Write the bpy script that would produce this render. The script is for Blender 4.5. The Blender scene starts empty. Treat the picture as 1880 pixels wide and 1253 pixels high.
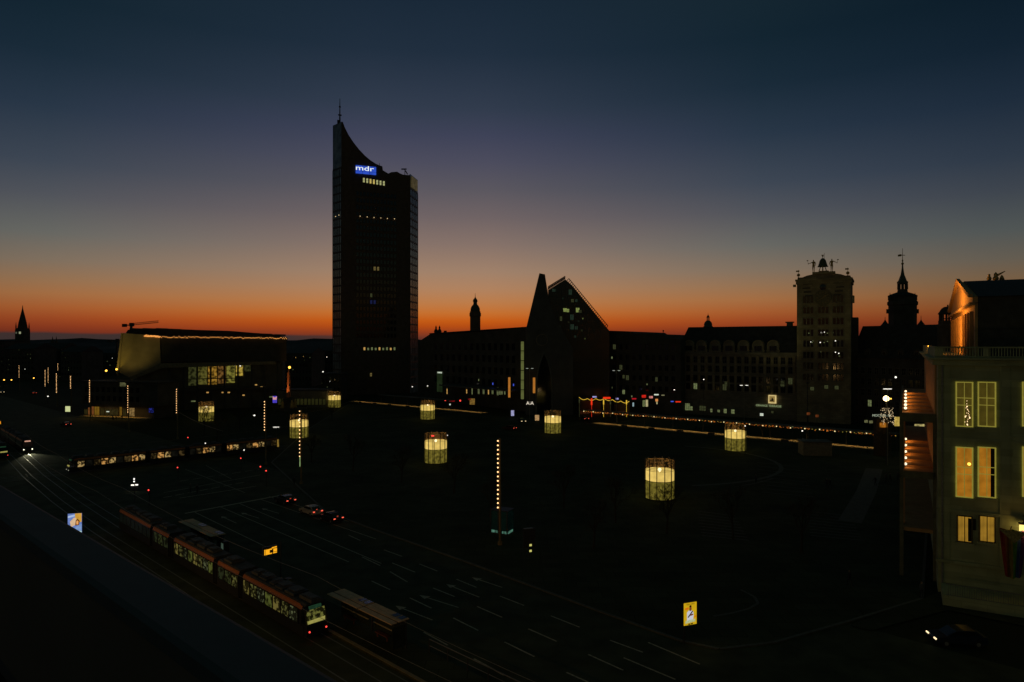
import bpy, bmesh, math, random
from mathutils import Vector, Matrix
random.seed(7)
R = math.radians
F, CH, YH = 1253.0, 27.0, 630.0          # focal length in photo pixels, camera height, horizon row
sc = bpy.context.scene
C = sc.collection
# ---------------------------------------------------------------- camera, world, exposure
cam = bpy.data.objects.new('camera', bpy.data.cameras.new('camera')); C.objects.link(cam)
cam.location = (0, 0, CH); cam.rotation_euler = (R(90), 0, 0)
cam.data.sensor_width = 36; cam.data.lens = 36*F/1880; cam.data.shift_y = (YH-626.5)/1880
cam.data.clip_start = .1; cam.data.clip_end = 20000
sc.camera = cam
sc.view_settings.view_transform = 'Standard'; sc.view_settings.look = 'None'
sc.view_settings.exposure = 0; sc.view_settings.gamma = 1
sc.cycles.use_denoising = True
try: sc.cycles.denoiser = 'OPENIMAGEDENOISE'
except Exception: pass
sc.cycles.sample_clamp_indirect = .6; sc.cycles.sample_clamp_direct = 0
sc.cycles.max_bounces = 4; sc.cycles.diffuse_bounces = 2; sc.cycles.glossy_bounces = 2; sc.cycles.transmission_bounces = 3
sc.cycles.caustics_reflective = False; sc.cycles.caustics_refractive = False

def lin(c):
    return tuple((v/255/12.92 if v <= 10 else ((v/255+.055)/1.055)**2.4) for v in c)
W = bpy.data.worlds.new('World'); sc.world = W; W.use_nodes = True
nt = W.node_tree; nt.nodes.clear(); N = nt.nodes.new; L = nt.links.new
def math_node(nt, op, a, b=None, clamp=False):
    n = nt.nodes.new('ShaderNodeMath'); n.operation = op; n.use_clamp = clamp
    for i, v in enumerate((a, b)):
        if v is None: continue
        if isinstance(v, (int, float)): n.inputs[i].default_value = v
        else: nt.links.new(v, n.inputs[i])
    return n.outputs[0]
tc = N('ShaderNodeTexCoord'); sep = N('ShaderNodeSeparateXYZ'); L(tc.outputs['Generated'], sep.inputs[0])
hx, hy, hz = sep.outputs
SKY_C = [(640, (24, 20, 20)), (629, (74, 42, 36)), (618, (118, 54, 36)), (610, (150, 62, 28)), (600, (180, 76, 20)), (589, (197, 92, 22)), (575, (197, 112, 48)),
         (556, (188, 124, 74)), (532, (176, 130, 95)), (500, (160, 129, 106)), (450, (134, 114, 105)), (400, (111, 99, 100)), (350, (91, 87, 95)), (300, (76, 76, 93)),
         (250, (62, 66, 87)), (200, (49, 59, 76)), (100, (32, 46, 62)), (0, (25, 40, 55))]                      # rows of the column below the glow
SKY_E = [(640, (20, 18, 18)), (629, (60, 34, 30)), (612, (112, 46, 30)), (600, (134, 56, 30)), (585, (152, 70, 34)), (566, (163, 90, 46)), (540, (162, 108, 66)),
         (515, (148, 112, 80)), (480, (127, 111, 94)), (430, (103, 103, 98)), (360, (80, 83, 90)), (300, (61, 70, 83)), (200, (40, 54, 70)), (100, (25, 42, 56)), (0, (18, 36, 48))]
def sky_ramp(rows, k):
    rp = N('ShaderNodeValToRGB'); cr = rp.color_ramp
    st = [(math.sin(math.atan((YH-y)/F*k)), lin(c)) for y, c in rows] + [(.75, lin((33, 46, 44))), (1.0, lin((38, 49, 41)))]
    while len(cr.elements) < len(st): cr.elements.new(.5)
    for e, (p, c) in zip(cr.elements, [((p+.02)/1.02, c) for p, c in st]): e.position = max(0, p); e.color = (*c, 1)
    L(math_node(nt, 'DIVIDE', math_node(nt, 'ADD', hz, .02), 1.02), rp.inputs[0]); return rp
rC, rE = sky_ramp(SKY_C, 1.0), sky_ramp(SKY_E, .84)
hl = math_node(nt, 'SQRT', math_node(nt, 'ADD', math_node(nt, 'MULTIPLY', hx, hx), math_node(nt, 'MULTIPLY', hy, hy)))
az = (math.sin(R(-7)), math.cos(R(-7)))
ca = math_node(nt, 'DIVIDE', math_node(nt, 'ADD', math_node(nt, 'MULTIPLY', hx, az[0]), math_node(nt, 'MULTIPLY', hy, az[1])), math_node(nt, 'MAXIMUM', hl, 1e-4))
ang = math_node(nt, 'MULTIPLY', math_node(nt, 'ARCCOSINE', math_node(nt, 'MAXIMUM', math_node(nt, 'MINIMUM', ca, 1.0), -1.0)), 180/math.pi)
tt = math_node(nt, 'DIVIDE', math_node(nt, 'SUBTRACT', ang, 5), 22, True)
mx_ = N('ShaderNodeMix'); mx_.data_type = 'RGBA'; L(tt, mx_.inputs[0]); L(rC.outputs[0], mx_.inputs[6]); L(rE.outputs[0], mx_.inputs[7])
fr = N('ShaderNodeValToRGB'); ce = fr.color_ramp
AZ = [(0, 1, 1, 1), (27, 1, 1, 1), (34, .80, .84, .88), (42, .60, .68, .74), (60, .42, .52, .55), (90, .34, .46, .44), (180, .30, .50, .40)]
while len(ce.elements) < len(AZ): ce.elements.new(.5)
for e, (c, r, g, b) in zip(ce.elements, AZ): e.position = c/180; e.color = (r, g, b, 1)
L(math_node(nt, 'DIVIDE', ang, 180), fr.inputs[0])
mul = N('ShaderNodeMix'); mul.data_type = 'RGBA'; mul.blend_type = 'MULTIPLY'; mul.inputs[0].default_value = 1
L(mx_.outputs[2], mul.inputs[6]); L(fr.outputs[0], mul.inputs[7])
# low grey cloud bank over the south-western horizon
nz = N('ShaderNodeTexNoise'); nz.inputs['Scale'].default_value = 7; nz.inputs['Detail'].default_value = 3; L(tc.outputs['Generated'], nz.inputs['Vector'])
top = math_node(nt, 'ADD', .0145, math_node(nt, 'MULTIPLY', math_node(nt, 'SUBTRACT', nz.outputs[0], .5), .012))
top = math_node(nt, 'ADD', top, math_node(nt, 'MULTIPLY', math_node(nt, 'ADD', hx, .55), -.012))
m1 = math_node(nt, 'DIVIDE', math_node(nt, 'SUBTRACT', top, hz), .0028, True)
m2 = math_node(nt, 'DIVIDE', math_node(nt, 'SUBTRACT', -.10, hx), .22, True)
cm = math_node(nt, 'MULTIPLY', m1, m2)
cl = N('ShaderNodeMix'); cl.data_type = 'RGBA'; cl.inputs[7].default_value = (*lin((56, 47, 46)), 1)
L(math_node(nt, 'MULTIPLY', cm, .93), cl.inputs[0]); L(mul.outputs[2], cl.inputs[6])
# the physical dusk sky of a sun just under the horizon, added very faintly
nsk = N('ShaderNodeTexSky'); nsk.sky_type = 'NISHITA'; nsk.sun_disc = False
nsk.sun_elevation = R(-3); nsk.sun_rotation = R(-4); 
bg = N('ShaderNodeBackground'); bg.inputs[1].default_value = 1.0; L(cl.outputs[2], bg.inputs[0])
bg2 = N('ShaderNodeBackground'); bg2.inputs[1].default_value = .004; L(nsk.outputs[0], bg2.inputs[0])
ad = N('ShaderNodeAddShader'); L(bg.outputs[0], ad.inputs[0]); L(bg2.outputs[0], ad.inputs[1])
wo = N('ShaderNodeOutputWorld'); L(ad.outputs[0], wo.inputs[0])

# ---------------------------------------------------------------- helpers
def G(x, y, z=0.0):
    Y = F*(CH-z)/(y-YH); return Vector(((x-940)/F*Y, Y, z))
def AT(x, y, Y):
    return Vector(((x-940)/F*Y, Y, CH-(y-YH)/F*Y))

MC = {}
def mat(name, col=(.3, .3, .3), rough=.7, empos=(.36, .62), metal=0, var=.25, scale=1.5, em=None, es=1, emvar=0, emscale=1.0, col2=None, trans=0, spec=.4, nosample=False, bump=0):
    if name in MC: return MC[name]
    m = bpy.data.materials.new(name); m.use_nodes = True; t = m.node_tree; b = t.nodes['Principled BSDF']
    b.inputs['Roughness'].default_value = rough; b.inputs['Metallic'].default_value = metal
    b.inputs['Specular IOR Level'].default_value = spec
    if trans: b.inputs['Transmission Weight'].default_value = trans
    tcn = t.nodes.new('ShaderNodeTexCoord')
    no = t.nodes.new('ShaderNodeTexNoise'); no.inputs['Scale'].default_value = scale; no.inputs['Detail'].default_value = 5
    t.links.new(tcn.outputs['Object'], no.inputs['Vector'])
    r = t.nodes.new('ShaderNodeValToRGB'); e = r.color_ramp.elements
    e[0].position = .3; e[1].position = .7
    lo = tuple(c*(1-var) for c in col); hi = col2 or tuple(min(1, c*(1+var)) for c in col)
    e[0].color = (*lo, 1); e[1].color = (*hi, 1)
    t.links.new(no.outputs[0], r.inputs[0]); t.links.new(r.outputs[0], b.inputs['Base Color'])
    if bump:
        bn = t.nodes.new('ShaderNodeBump'); bn.inputs['Strength'].default_value = bump; bn.inputs['Distance'].default_value = .05
        t.links.new(no.outputs[0], bn.inputs['Height']); t.links.new(bn.outputs[0], b.inputs['Normal'])
    if em:
        b.inputs['Emission Strength'].default_value = es
        if emvar:
            n2 = t.nodes.new('ShaderNodeTexNoise'); n2.inputs['Scale'].default_value = emscale; n2.inputs['Detail'].default_value = 4
            t.links.new(tcn.outputs['Object'], n2.inputs['Vector'])
            r2 = t.nodes.new('ShaderNodeValToRGB'); q = r2.color_ramp.elements; q[0].position, q[1].position = empos
            q[0].color = (*[c*(1-emvar) for c in em], 1); q[1].color = (*em, 1)
            t.links.new(n2.outputs[0], r2.inputs[0]); t.links.new(r2.outputs[0], b.inputs['Emission Color'])
        else: b.inputs['Emission Color'].default_value = (*em, 1)
        if nosample: m.cycles.emission_sampling = 'NONE'
    MC[name] = m; return m
def lit(name, rgb, s=1.0, var=0, scale=1.0, sample=False, pos=(.36, .62)):     # something that gives off light
    return mat(name, (.02, .02, .02), .5, em=lin(rgb), es=s, emvar=var, emscale=scale, nosample=not sample, var=0, spec=.2, empos=pos)

def stripes(name, a, b, scale, s=1.0, axis=0):                  # lit curtain with folds
    if name in MC: return MC[name]
    m = bpy.data.materials.new(name); m.use_nodes = True; t = m.node_tree; p = t.nodes['Principled BSDF']
    p.inputs['Base Color'].default_value = (.05, .04, .02, 1); p.inputs['Roughness'].default_value = .6
    c = t.nodes.new('ShaderNodeTexCoord'); w = t.nodes.new('ShaderNodeTexWave'); w.inputs['Scale'].default_value = scale
    w.inputs['Distortion'].default_value = 1.2; w.inputs['Detail'].default_value = 2; w.bands_direction = 'X' if axis == 0 else 'Z'
    t.links.new(c.outputs['Object'], w.inputs['Vector'])
    n = t.nodes.new('ShaderNodeTexNoise'); n.inputs['Scale'].default_value = .9; t.links.new(c.outputs['Object'], n.inputs['Vector'])
    r = t.nodes.new('ShaderNodeValToRGB'); r.color_ramp.elements[0].color = (*lin(a), 1); r.color_ramp.elements[1].color = (*lin(b), 1)
    t.links.new(w.outputs[0], r.inputs[0])
    mu = t.nodes.new('ShaderNodeMix'); mu.data_type = 'RGBA'; mu.blend_type = 'MULTIPLY'; mu.inputs[0].default_value = .8
    t.links.new(r.outputs[0], mu.inputs[6])
    r3 = t.nodes.new('ShaderNodeValToRGB'); r3.color_ramp.elements[0].position = .3; r3.color_ramp.elements[1].position = .65
    r3.color_ramp.elements[0].color = (.45, .45, .45, 1)
    t.links.new(n.outputs[0], r3.inputs[0]); t.links.new(r3.outputs[0], mu.inputs[7])
    t.links.new(mu.outputs[2], p.inputs['Emission Color']); p.inputs['Emission Strength'].default_value = s
    m.cycles.emission_sampling = 'NONE'
    MC[name] = m; return m

asphalt = mat('asphalt', (.075, .082, .045), .85, scale=.35, var=.35, bump=.2, spec=.12)
paving = mat('plaza_paving', (.068, .078, .042), .9, scale=.12, var=.3, spec=.1)
earth = mat('city_ground', (.045, .052, .03), .95, scale=.02, var=.3, spec=.05)
kerbm = mat('kerb_stone', (.12, .12, .095), .8, scale=2)
paint = mat('road_paint', (.58, .48, .32), .7, scale=3, var=.35)
steel = mat('rail_steel', (.20, .20, .17), .5, .8, scale=3, var=.2)
darkmetal = mat('dark_metal', (.05, .05, .055), .5, .6, scale=4)
greymetal = mat('grey_metal', (.22, .22, .22), .5, .5, scale=4)
dark_glass = mat('dark_glass', (.012, .014, .016), .08, 0, spec=.6, var=.2)
stone = mat('pale_stone', (.30, .27, .20), .85, scale=.4, var=.2)
sand = mat('sandstone', (.40, .33, .20), .85, scale=.25, var=.3)
granite = mat('brown_granite', (.15, .10, .07), .7, scale=.6, var=.25)
darkstone = mat('dark_stone', (.09, .085, .07), .9, scale=.3, var=.3)  # plain dark tone, varied at random
roofm = mat('slate_roof', (.045, .045, .045), .8, scale=.8, var=.35)
zinc = mat('zinc_roof', (.12, .13, .13), .5, .3, scale=.5, var=.25)
plaster = mat('plaster', (.16, .15, .12), .9, scale=.3, var=.25)
greenplaster = mat('olive_plaster', (.44, .48, .28), .9, scale=.5, var=.15)
bark = mat('bark', (.05, .042, .03), .9, scale=6, var=.4)
bronze = mat('bronze', (.55, .38, .12), .45, .8, scale=3, var=.3)
patina = mat('patina', (.10, .13, .09), .6, .4, scale=3, var=.3)
bulb_warm = lit('warm_bulb', (255, 214, 160), 2.2)
bulb_amber = lit('amber_bulb', (255, 176, 84), 1.4)
bulb_white = lit('white_bulb', (255, 250, 235), 1.6)
lampglow = lit('sodium_glow', (255, 190, 70), 3.0)
red_l = lit('red_light', (255, 70, 60), 1.6)
red_sign = lit('red_sign_light', (235, 50, 20), 1.0)
blue_sign = lit('blue_sign_light', (70, 90, 220), .9)
white_sign = lit('white_sign_light', (215, 225, 205), .9)
yellow_sign = lit('yellow_sign_light', (235, 190, 60), .9)
win_cool = lit('cool_window_light', (120, 130, 85), .8, .6, 2)
win_warm = lit('warm_window_light', (225, 175, 95), .8, .5, 2)
win_dim = lit('dim_window_light', (62, 66, 40), .8, .5, 2)

def joints(m, w, h, dark, wall=False):                        # fine joints between slabs or ashlar
    t = m.node_tree; b = t.nodes['Principled BSDF']; src = b.inputs['Base Color'].links[0].from_socket
    c = t.nodes.new('ShaderNodeTexCoord'); v = c.outputs['Object']
    if wall:
        sp_ = t.nodes.new('ShaderNodeSeparateXYZ'); cb_ = t.nodes.new('ShaderNodeCombineXYZ'); t.links.new(v, sp_.inputs[0])
        ad_ = math_node(t, 'ADD', sp_.outputs[0], sp_.outputs[1]); t.links.new(ad_, cb_.inputs[0]); t.links.new(sp_.outputs[2], cb_.inputs[1]); v = cb_.outputs[0]
    br = t.nodes.new('ShaderNodeTexBrick'); br.inputs['Scale'].default_value = 1; br.inputs['Brick Width'].default_value = w; br.inputs['Row Height'].default_value = h
    br.inputs['Mortar Size'].default_value = .035; br.inputs['Color1'].default_value = (1, 1, 1, 1); br.inputs['Color2'].default_value = (.72, .72, .72, 1); br.inputs['Mortar'].default_value = (dark, dark, dark, 1)
    t.links.new(v, br.inputs['Vector']); mu = t.nodes.new('ShaderNodeMix'); mu.data_type = 'RGBA'; mu.blend_type = 'MULTIPLY'; mu.inputs[0].default_value = 1
    t.links.new(src, mu.inputs[6]); t.links.new(br.outputs[0], mu.inputs[7]); t.links.new(mu.outputs[2], b.inputs['Base Color'])
joints(paving, 2.4, 1.6, .45); joints(greenplaster, 2.2, .8, .8, True); joints(sand, 1.4, .7, .6, True); joints(stone, 1.4, .6, .6, True)
class MB:
    def __init__(s): s.v = []; s.f = []; s.m = []
    def add(s, vs, fs, mi=0):
        o = len(s.v); s.v += [tuple(v) for v in vs]; s.f += [tuple(i+o for i in f) for f in fs]; s.m += [mi]*len(fs); return s
    def box(s, x0, x1, y0, y1, z0, z1, mi=0):
        v = [(x, y, z) for z in (z0, z1) for y in (y0, y1) for x in (x0, x1)]
        return s.add(v, [(0, 2, 3, 1), (4, 5, 7, 6), (0, 1, 5, 4), (2, 6, 7, 3), (0, 4, 6, 2), (1, 3, 7, 5)], mi)
    def prism(s, poly, z0, z1, mi=0):                    # plan polygon, counter-clockwise
        n = len(poly)
        v = [(x, y, z0) for x, y in poly]+[(x, y, z1) for x, y in poly]
        return s.add(v, [tuple(range(n))[::-1], tuple(range(n, 2*n))]+[(i, (i+1) % n, n+(i+1) % n, n+i) for i in range(n)], mi)
    def slab(s, prof, y0, y1, mi=0):                     # profile in x-z, extruded along y
        n = len(prof)
        v = [(x, y0, z) for x, z in prof]+[(x, y1, z) for x, z in prof]
        return s.add(v, [tuple(range(n)), tuple(range(n, 2*n))[::-1]]+[(i, n+i, n+(i+1) % n, (i+1) % n) for i in range(n)], mi)
    def slabx(s, prof, x0, x1, mi=0):                    # profile in y-z, extruded along x
        n = len(prof)
        v = [(x0, y, z) for y, z in prof]+[(x1, y, z) for y, z in prof]
        return s.add(v, [tuple(range(n))[::-1], tuple(range(n, 2*n))]+[(i, (i+1) % n, n+(i+1) % n, n+i) for i in range(n)], mi)
    def tube(s, a, b, r0, r1=None, n=6, mi=0):
        a, b = Vector(a), Vector(b); r1 = r0 if r1 is None else r1; d = (b-a)
        if d.length < 1e-6: return s
        d.normalize(); p = d.orthogonal().normalized(); q = d.cross(p); v = []
        for c, r in ((a, r0), (b, r1)):
            for k in range(n):
                t = 2*math.pi*k/n; v.append(c+p*math.cos(t)*r+q*math.sin(t)*r)
        return s.add(v, [tuple(range(n))[::-1], tuple(range(n, 2*n))]+[(i, (i+1) % n, n+(i+1) % n, n+i) for i in range(n)], mi)
    def lathe(s, prof, c=(0, 0, 0), n=16, mi=0, rot=0):  # profile of (radius, z)
        v = []; m = len(prof)
        for r, z in prof:
            for k in range(n):
                t = 2*math.pi*k/n+rot; v.append((c[0]+r*math.cos(t), c[1]+r*math.sin(t), c[2]+z))
        f = [(i*n+k, i*n+(k+1) % n, (i+1)*n+(k+1) % n, (i+1)*n+k) for i in range(m-1) for k in range(n)]
        if prof[0][0] > .001: f.append(tuple(range(n))[::-1])
        if prof[-1][0] > .001: f.append(tuple((m-1)*n+k for k in range(n)))
        return s.add(v, f, mi)
    def ball(s, c, r, n=8, mi=0, sz=1):
        return s.lathe([(r*math.sin(math.pi*i/(n//2+1)), -r*sz*math.cos(math.pi*i/(n//2+1))) for i in range(n//2+2)], c, n, mi)
    def quad(s, pts, mi=0): return s.add(pts, [tuple(range(len(pts)))], mi)
    def mesh(s, name, mats, smooth=False):
        me = bpy.data.meshes.new(name); me.from_pydata(s.v, [], s.f)
        for m in (mats if isinstance(mats, (list, tuple)) else [mats]): me.materials.append(m)
        for p, i in zip(me.polygons, s.m): p.material_index = i; p.use_smooth = smooth
        bm = bmesh.new(); bm.from_mesh(me); bmesh.ops.recalc_face_normals(bm, faces=bm.faces); bm.to_mesh(me); bm.free()
        me.validate(); return me
    def build(s, name, mats, parent=None, smooth=False, loc=None, rz=0, kind=None):
        return obj(name, s.mesh(name, mats, smooth), parent, loc, rz, kind)
def obj(name, me, parent=None, loc=None, rz=0, kind=None):
    o = bpy.data.objects.new(name, me); C.objects.link(o)
    if parent: o.parent = parent
    if loc is not None: o.location = loc
    if rz: o.rotation_euler = (0, 0, rz)
    if kind: o['kind'] = kind
    return o
def tag(o, label, cat, group=None):
    o['label'] = label; o['category'] = cat
    if group: o['group'] = group
    return o
def thing(name, label, cat, loc=(0, 0, 0), rz=0, group=None):
    o = bpy.data.objects.new(name, None); C.objects.link(o); o.empty_display_size = .5
    o.location = loc; o.rotation_euler = (0, 0, rz); return tag(o, label, cat, group)
def copy_tree(o, parent=None):
    c = o.copy(); C.objects.link(c)
    if parent: c.parent = parent
    for ch in list(o.children): copy_tree(ch, c)
    return c
def place(o, loc, rz=0, label=None, s=None, group=None):
    o.location = loc; o.rotation_euler = (0, 0, rz)
    if label: o['label'] = label
    if s: o.scale = (s, s, s)
    if group: o['group'] = group
    return o
def many(name, me, parent, spots, limit=100):            # spots: local points; past the limit one stuff part
    me_obs = []
    for p in spots[:limit]: me_obs.append(obj(name, me, parent, p))
    if len(spots) > limit:
        b = MB()
        for p in spots[limit:]:
            b.add([Vector(v.co)+Vector(p) for v in me.vertices], [tuple(f.vertices) for f in me.polygons])
            b.m[-len(me.polygons):] = [f.material_index for f in me.polygons]
        b.build(name, list(me.materials), parent, kind='stuff')
    return me_obs
def light(kind, name, loc, energy, col, parent=None, target=None, size=.3, spot=60, sy=None):
    l = bpy.data.lights.new(name, kind); l.energy = energy; l.color = col
    if kind == 'AREA':
        l.shape = 'RECTANGLE'; l.size = size; l.size_y = sy or size
    else: l.shadow_soft_size = size
    if kind == 'SPOT': l.spot_size = R(spot); l.spot_blend = .6
    o = bpy.data.objects.new(name, l); C.objects.link(o); o.location = loc
    if target is not None: o.rotation_euler = (Vector(target)-Vector(loc)).to_track_quat('-Z', 'Y').to_euler()
    if parent: o.parent = parent
    return o

class Front:                                             # a facade plane: local x along it, y into the building
    def __init__(s, xl, Yl, xr, Yr=None, a=None):
        X0 = (xl-940)/F*Yl; k = (xr-940)/F
        if a is None:
            X1 = k*Yr; s.a = math.atan2(Yr-Yl, X1-X0)
        else:
            s.a = a
        s.o = Vector((X0, Yl, 0)); s.u = Vector((math.cos(s.a), math.sin(s.a), 0)); s.n = Vector((-s.u.y, s.u.x, 0))
        s.w = s.fp(xr, YH)[0]
    def fp(s, x, y, ly=0):
        d = Vector(((x-940)/F, 1, -(y-YH)/F)); c = Vector((0, 0, CH))
        t = (ly-(c-s.o).dot(s.n))/d.dot(s.n); p = c+d*t
        return ((p-s.o).dot(s.u), p.z)
    def world(s, x, y, z): return s.o+s.u*x+s.n*y+Vector((0, 0, z))
def FB(name, label, fr, cat='building', group=None): return thing(name, label, cat, fr.o, fr.a, group)

WM = {}
def win_mesh(w, h, nv=1, nh=1, pane=None, frame=None, b=.08, arch=False):
    pane = pane or dark_glass; frame = frame or darkmetal
    k = (round(w, 2), round(h, 2), nv, nh, pane.name, frame.name, arch)
    if k in WM: return WM[k]
    m = MB(); 
    m.box(-w/2, w/2, -.03, .05, 0, h, 0)
    m.box(-w/2-b, -w/2, -.1, .05, -b, h+b, 1); m.box(w/2, w/2+b, -.1, .05, -b, h+b, 1)
    m.box(-w/2, w/2, -.1, .05, h, h+b, 1); m.box(-w/2, w/2, -.14, .05, -b, 0, 1)
    for i in range(1, nv): x = -w/2+w*i/nv; m.box(x-b*.4, x+b*.4, -.07, -.03, 0, h, 1)
    for i in range(1, nh): z = h*i/nh; m.box(-w/2, w/2, -.065, -.035, z-b*.4, z+b*.4, 1)
    WM[k] = m.mesh('window', [pane, frame]); return WM[k]
def windows(par, xs, zs, w, h, nv=1, nh=1, frame=None, lits=None, left=100, y=0):
    """grid of windows at local x, z; lits maps (col,row) to a material"""
    lits = lits or {}; dark = []
    for j, z in enumerate(zs):
        for i, x in enumerate(xs):
            if (i, j) in lits: obj('window', win_mesh(w, h, nv, nh, lits[(i, j)], frame), par, (x, y, z))
            else: dark.append((x, y, z))
    many('window', win_mesh(w, h, nv, nh, None, frame), par, dark, max(0, left-len(lits)))
def lamps_px(par, fr, pts, name='window', m=None, w=1.0, h=1.0, ly=0):
    for x, y in pts:
        u, z = fr.fp(x, y, ly); obj(name, win_mesh(w, h, 1, 1, m or win_cool), par, (u, ly, z-h/2))
def text(body, size, m, parent, loc, rz=0, name='lettering', ext=.03, align='CENTER'):
    c = bpy.data.curves.new(name, 'FONT'); c.body = body; c.size = size; c.extrude = ext; c.align_x = align
    t = bpy.data.objects.new('tmp', c); C.objects.link(t)
    dg = bpy.context.evaluated_depsgraph_get(); me = bpy.data.meshes.new_from_object(t.evaluated_get(dg))
    bpy.data.objects.remove(t); me.materials.clear(); me.materials.append(m)
    o = obj(name, me, parent, loc); o.rotation_euler = (R(90), 0, rz); return o

# road frame
U = Vector((math.cos(R(-44)), math.sin(R(-44)), 0)); V = Vector((-U.y, U.x, 0)); O = Vector((-17.1, 63.5, 0)); RA = R(-44)
def RD(s, t, z=0): return O+U*s+V*t+Vector((0, 0, z))

# ---------------------------------------------------------------- the ground
b = MB(); b.quad([(-9000, -600, 0), (9000, -600, 0), (9000, 9000, 0), (-9000, 9000, 0)]); b.build('ground', earth, kind='structure')
b = MB(); b.quad([RD(-420, -14, .004), RD(90, -14, .004), RD(90, 36, .004), RD(-420, 36, .004)]); b.build('road', asphalt, kind='structure')
b = MB(); b.quad([RD(-80, 36, .004), RD(-52, 36, .004), RD(-52, 190, .004), RD(-80, 190, .004)]); b.build('road', asphalt, kind='structure')
# plaza: raised paving with a kerb
pl = [(600, 940), (680, 970), (860, 1033), (1100, 1122), (1255, 1178), (1320, 1192), (1420, 1180), (1560, 1140), (1690, 1100), (1700, 960), (1680, 835), (1090, 779), (870, 762), (640, 743), (565, 790), (500, 850)]
pp = [G(x, y) for x, y in pl]
b = MB(); b.add([(p.x, p.y, .12) for p in pp], [tuple(range(len(pp)))]); b.build('plaza', paving, kind='structure')
b = MB(); cen = sum((p for p in pp), Vector())/len(pp)
for i in range(len(pp)):
    p, q = pp[i], pp[(i+1) % len(pp)]; d = (q-p).normalized(); n = Vector((-d.y, d.x, 0)); n = n if n.dot(cen-p) < 0 else -n
    b.add([p, q, q+n*.3, p+n*.3, p+Vector((0, 0, .13)), q+Vector((0, 0, .13)), q+n*.3+Vector((0, 0, .13)), p+n*.3+Vector((0, 0, .13))],
          [(4, 5, 6, 7), (0, 4, 7, 3), (0, 1, 5, 4), (1, 2, 6, 5), (2, 3, 7, 6)])
b.build('kerb', kerbm, kind='structure')
# inlaid ring of the plaza and the pale kerb of its near corner
b = MB()
def strip(b, pts, w, z, mi=0):
    for i in range(len(pts)-1):
        p, q = Vector(pts[i]), Vector(pts[i+1]); d = (q-p); d.z = 0; d.normalize(); n = Vector((-d.y, d.x, 0))*w/2
        b.quad([(p.x+n.x, p.y+n.y, z), (p.x-n.x, p.y-n.y, z), (q.x-n.x, q.y-n.y, z), (q.x+n.x, q.y+n.y, z)], mi)
rc = G(1170, 848)
strip(b, [(rc.x+31*math.cos(t), rc.y+27*math.sin(t), 0) for t in [R(a) for a in range(-80, 60, 6)]], .9, .126)
strip(b, [G(x, y) for x, y in ((1310, 1134), (1345, 1128), (1375, 1120), (1392, 1110), (1385, 1098), (1360, 1085))], .3, .13)
strip(b, [G(x, y) for x, y in ((1420, 880), (1382, 890), (1350, 895))], .4, .126)
b.build('paving_inlay', kerbm, kind='structure')
# dark lawn beds and long paving joints of the plaza
b = MB()
for x0, x1, y0, y1 in ((1480, 1560, 940, 985), (1390, 1470, 850, 905), (1280, 1350, 940, 985)):
    for k in range(9):
        f = k/8; strip(b, [G(x0+8*f, y0+(y1-y0)*f), G(x1+25*f, y0+(y1-y0)*f+9)], .35, .127)
b.build('paving_joint', mat('joint_stone', (.11, .105, .09), .8), kind='structure')
strip_b = MB(); strip(strip_b, [G(1605, 862), G(1590, 905), G(1560, 960)], 3.2, .128); strip_b.build('path', mat('pale_path', (.13, .12, .1), .85), kind='structure')
# pavement in front of the opera
b = MB(); q = [G(1560, 1150), G(1690, 1102), G(1735, 1085), G(1990, 1150), G(1990, 1175), G(1740, 1122), G(1600, 1160)]
b.add([(p.x, p.y, .11) for p in q], [tuple(range(len(q)))]); b.build('pavement', paving, kind='structure')
# road markings (all drawn where the photograph shows paint)
b = MB()
def seg(x0, y0, x1, y1, w=.14): strip(b, [G(x0, y0), G(x1, y1)], w, .009)
seg(340, 943, 530, 907, .5); seg(330, 915, 470, 893, .25); seg(300, 905, 480, 872, .2)
for a in ((358, 941, 500, 1010), (402, 930, 640, 1032), (440, 925, 700, 1035), (478, 917, 690, 990), (494, 912, 640, 958)): seg(*a)
for a in ((640, 983, 662, 993), (720, 1034, 762, 1051), (665, 1023, 698, 1039), (748, 1083-14, 716-20+20, 1050), (682, 1067, 716, 1083), (795, 1080, 835, 1096),
          (838, 1064, 875, 1079), (752, 1098, 792, 1117), (876, 1114, 922, 1134), (832, 1135, 878, 1158), (778, 1161, 822, 1185), (970, 1155, 1022, 1178),
          (926, 1179, 981, 1206), (918, 1095, 962, 1112), (1011, 1131, 1064, 1152), (870, 1210, 925, 1240), (1040, 1235, 1080, 1253), (1080, 1202, 1144, 1231),
          (1145, 1208, 1240, 1248), (705, 1010, 738, 1022), (770, 1036, 803, 1049), (1120, 1176, 1180, 1198), (1190, 1180, 1285, 1220)):
    seg(*a, .17)
def arrow(x0, y0, x1, y1):                                # a lane arrow, head towards x0,y0
    p, q = G(x0, y0), G(x1, y1); d = (p-q).normalized(); n = Vector((-d.y, d.x, 0))
    strip(b, [q, p], .16, .0105); h = [p+d*1.2, p+n*.45, p-n*.45]; b.add([(v.x, v.y, .012) for v in h], [(0, 1, 2)])
for a in ((412, 951, 434, 961), (450, 944, 476, 952), (488, 936, 512, 943), (740, 1118, 794, 1139), (785, 1098, 842, 1116), (832, 1078, 880, 1097), (880, 1065, 922, 1079)): arrow(*a)
for i in range(7):                                        # crossing bars of the junction
    seg(300+i*22, 902-i*4.2+12, 316+i*22, 899-i*4.2+12, .25); seg(330+i*24, 884-i*3.6, 346+i*24, 881.4-i*3.6, .22)
seg(340, 862, 450, 905, .12); seg(378, 855, 425, 880, .12)
b.build('road_marking', paint, kind='structure')
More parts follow.
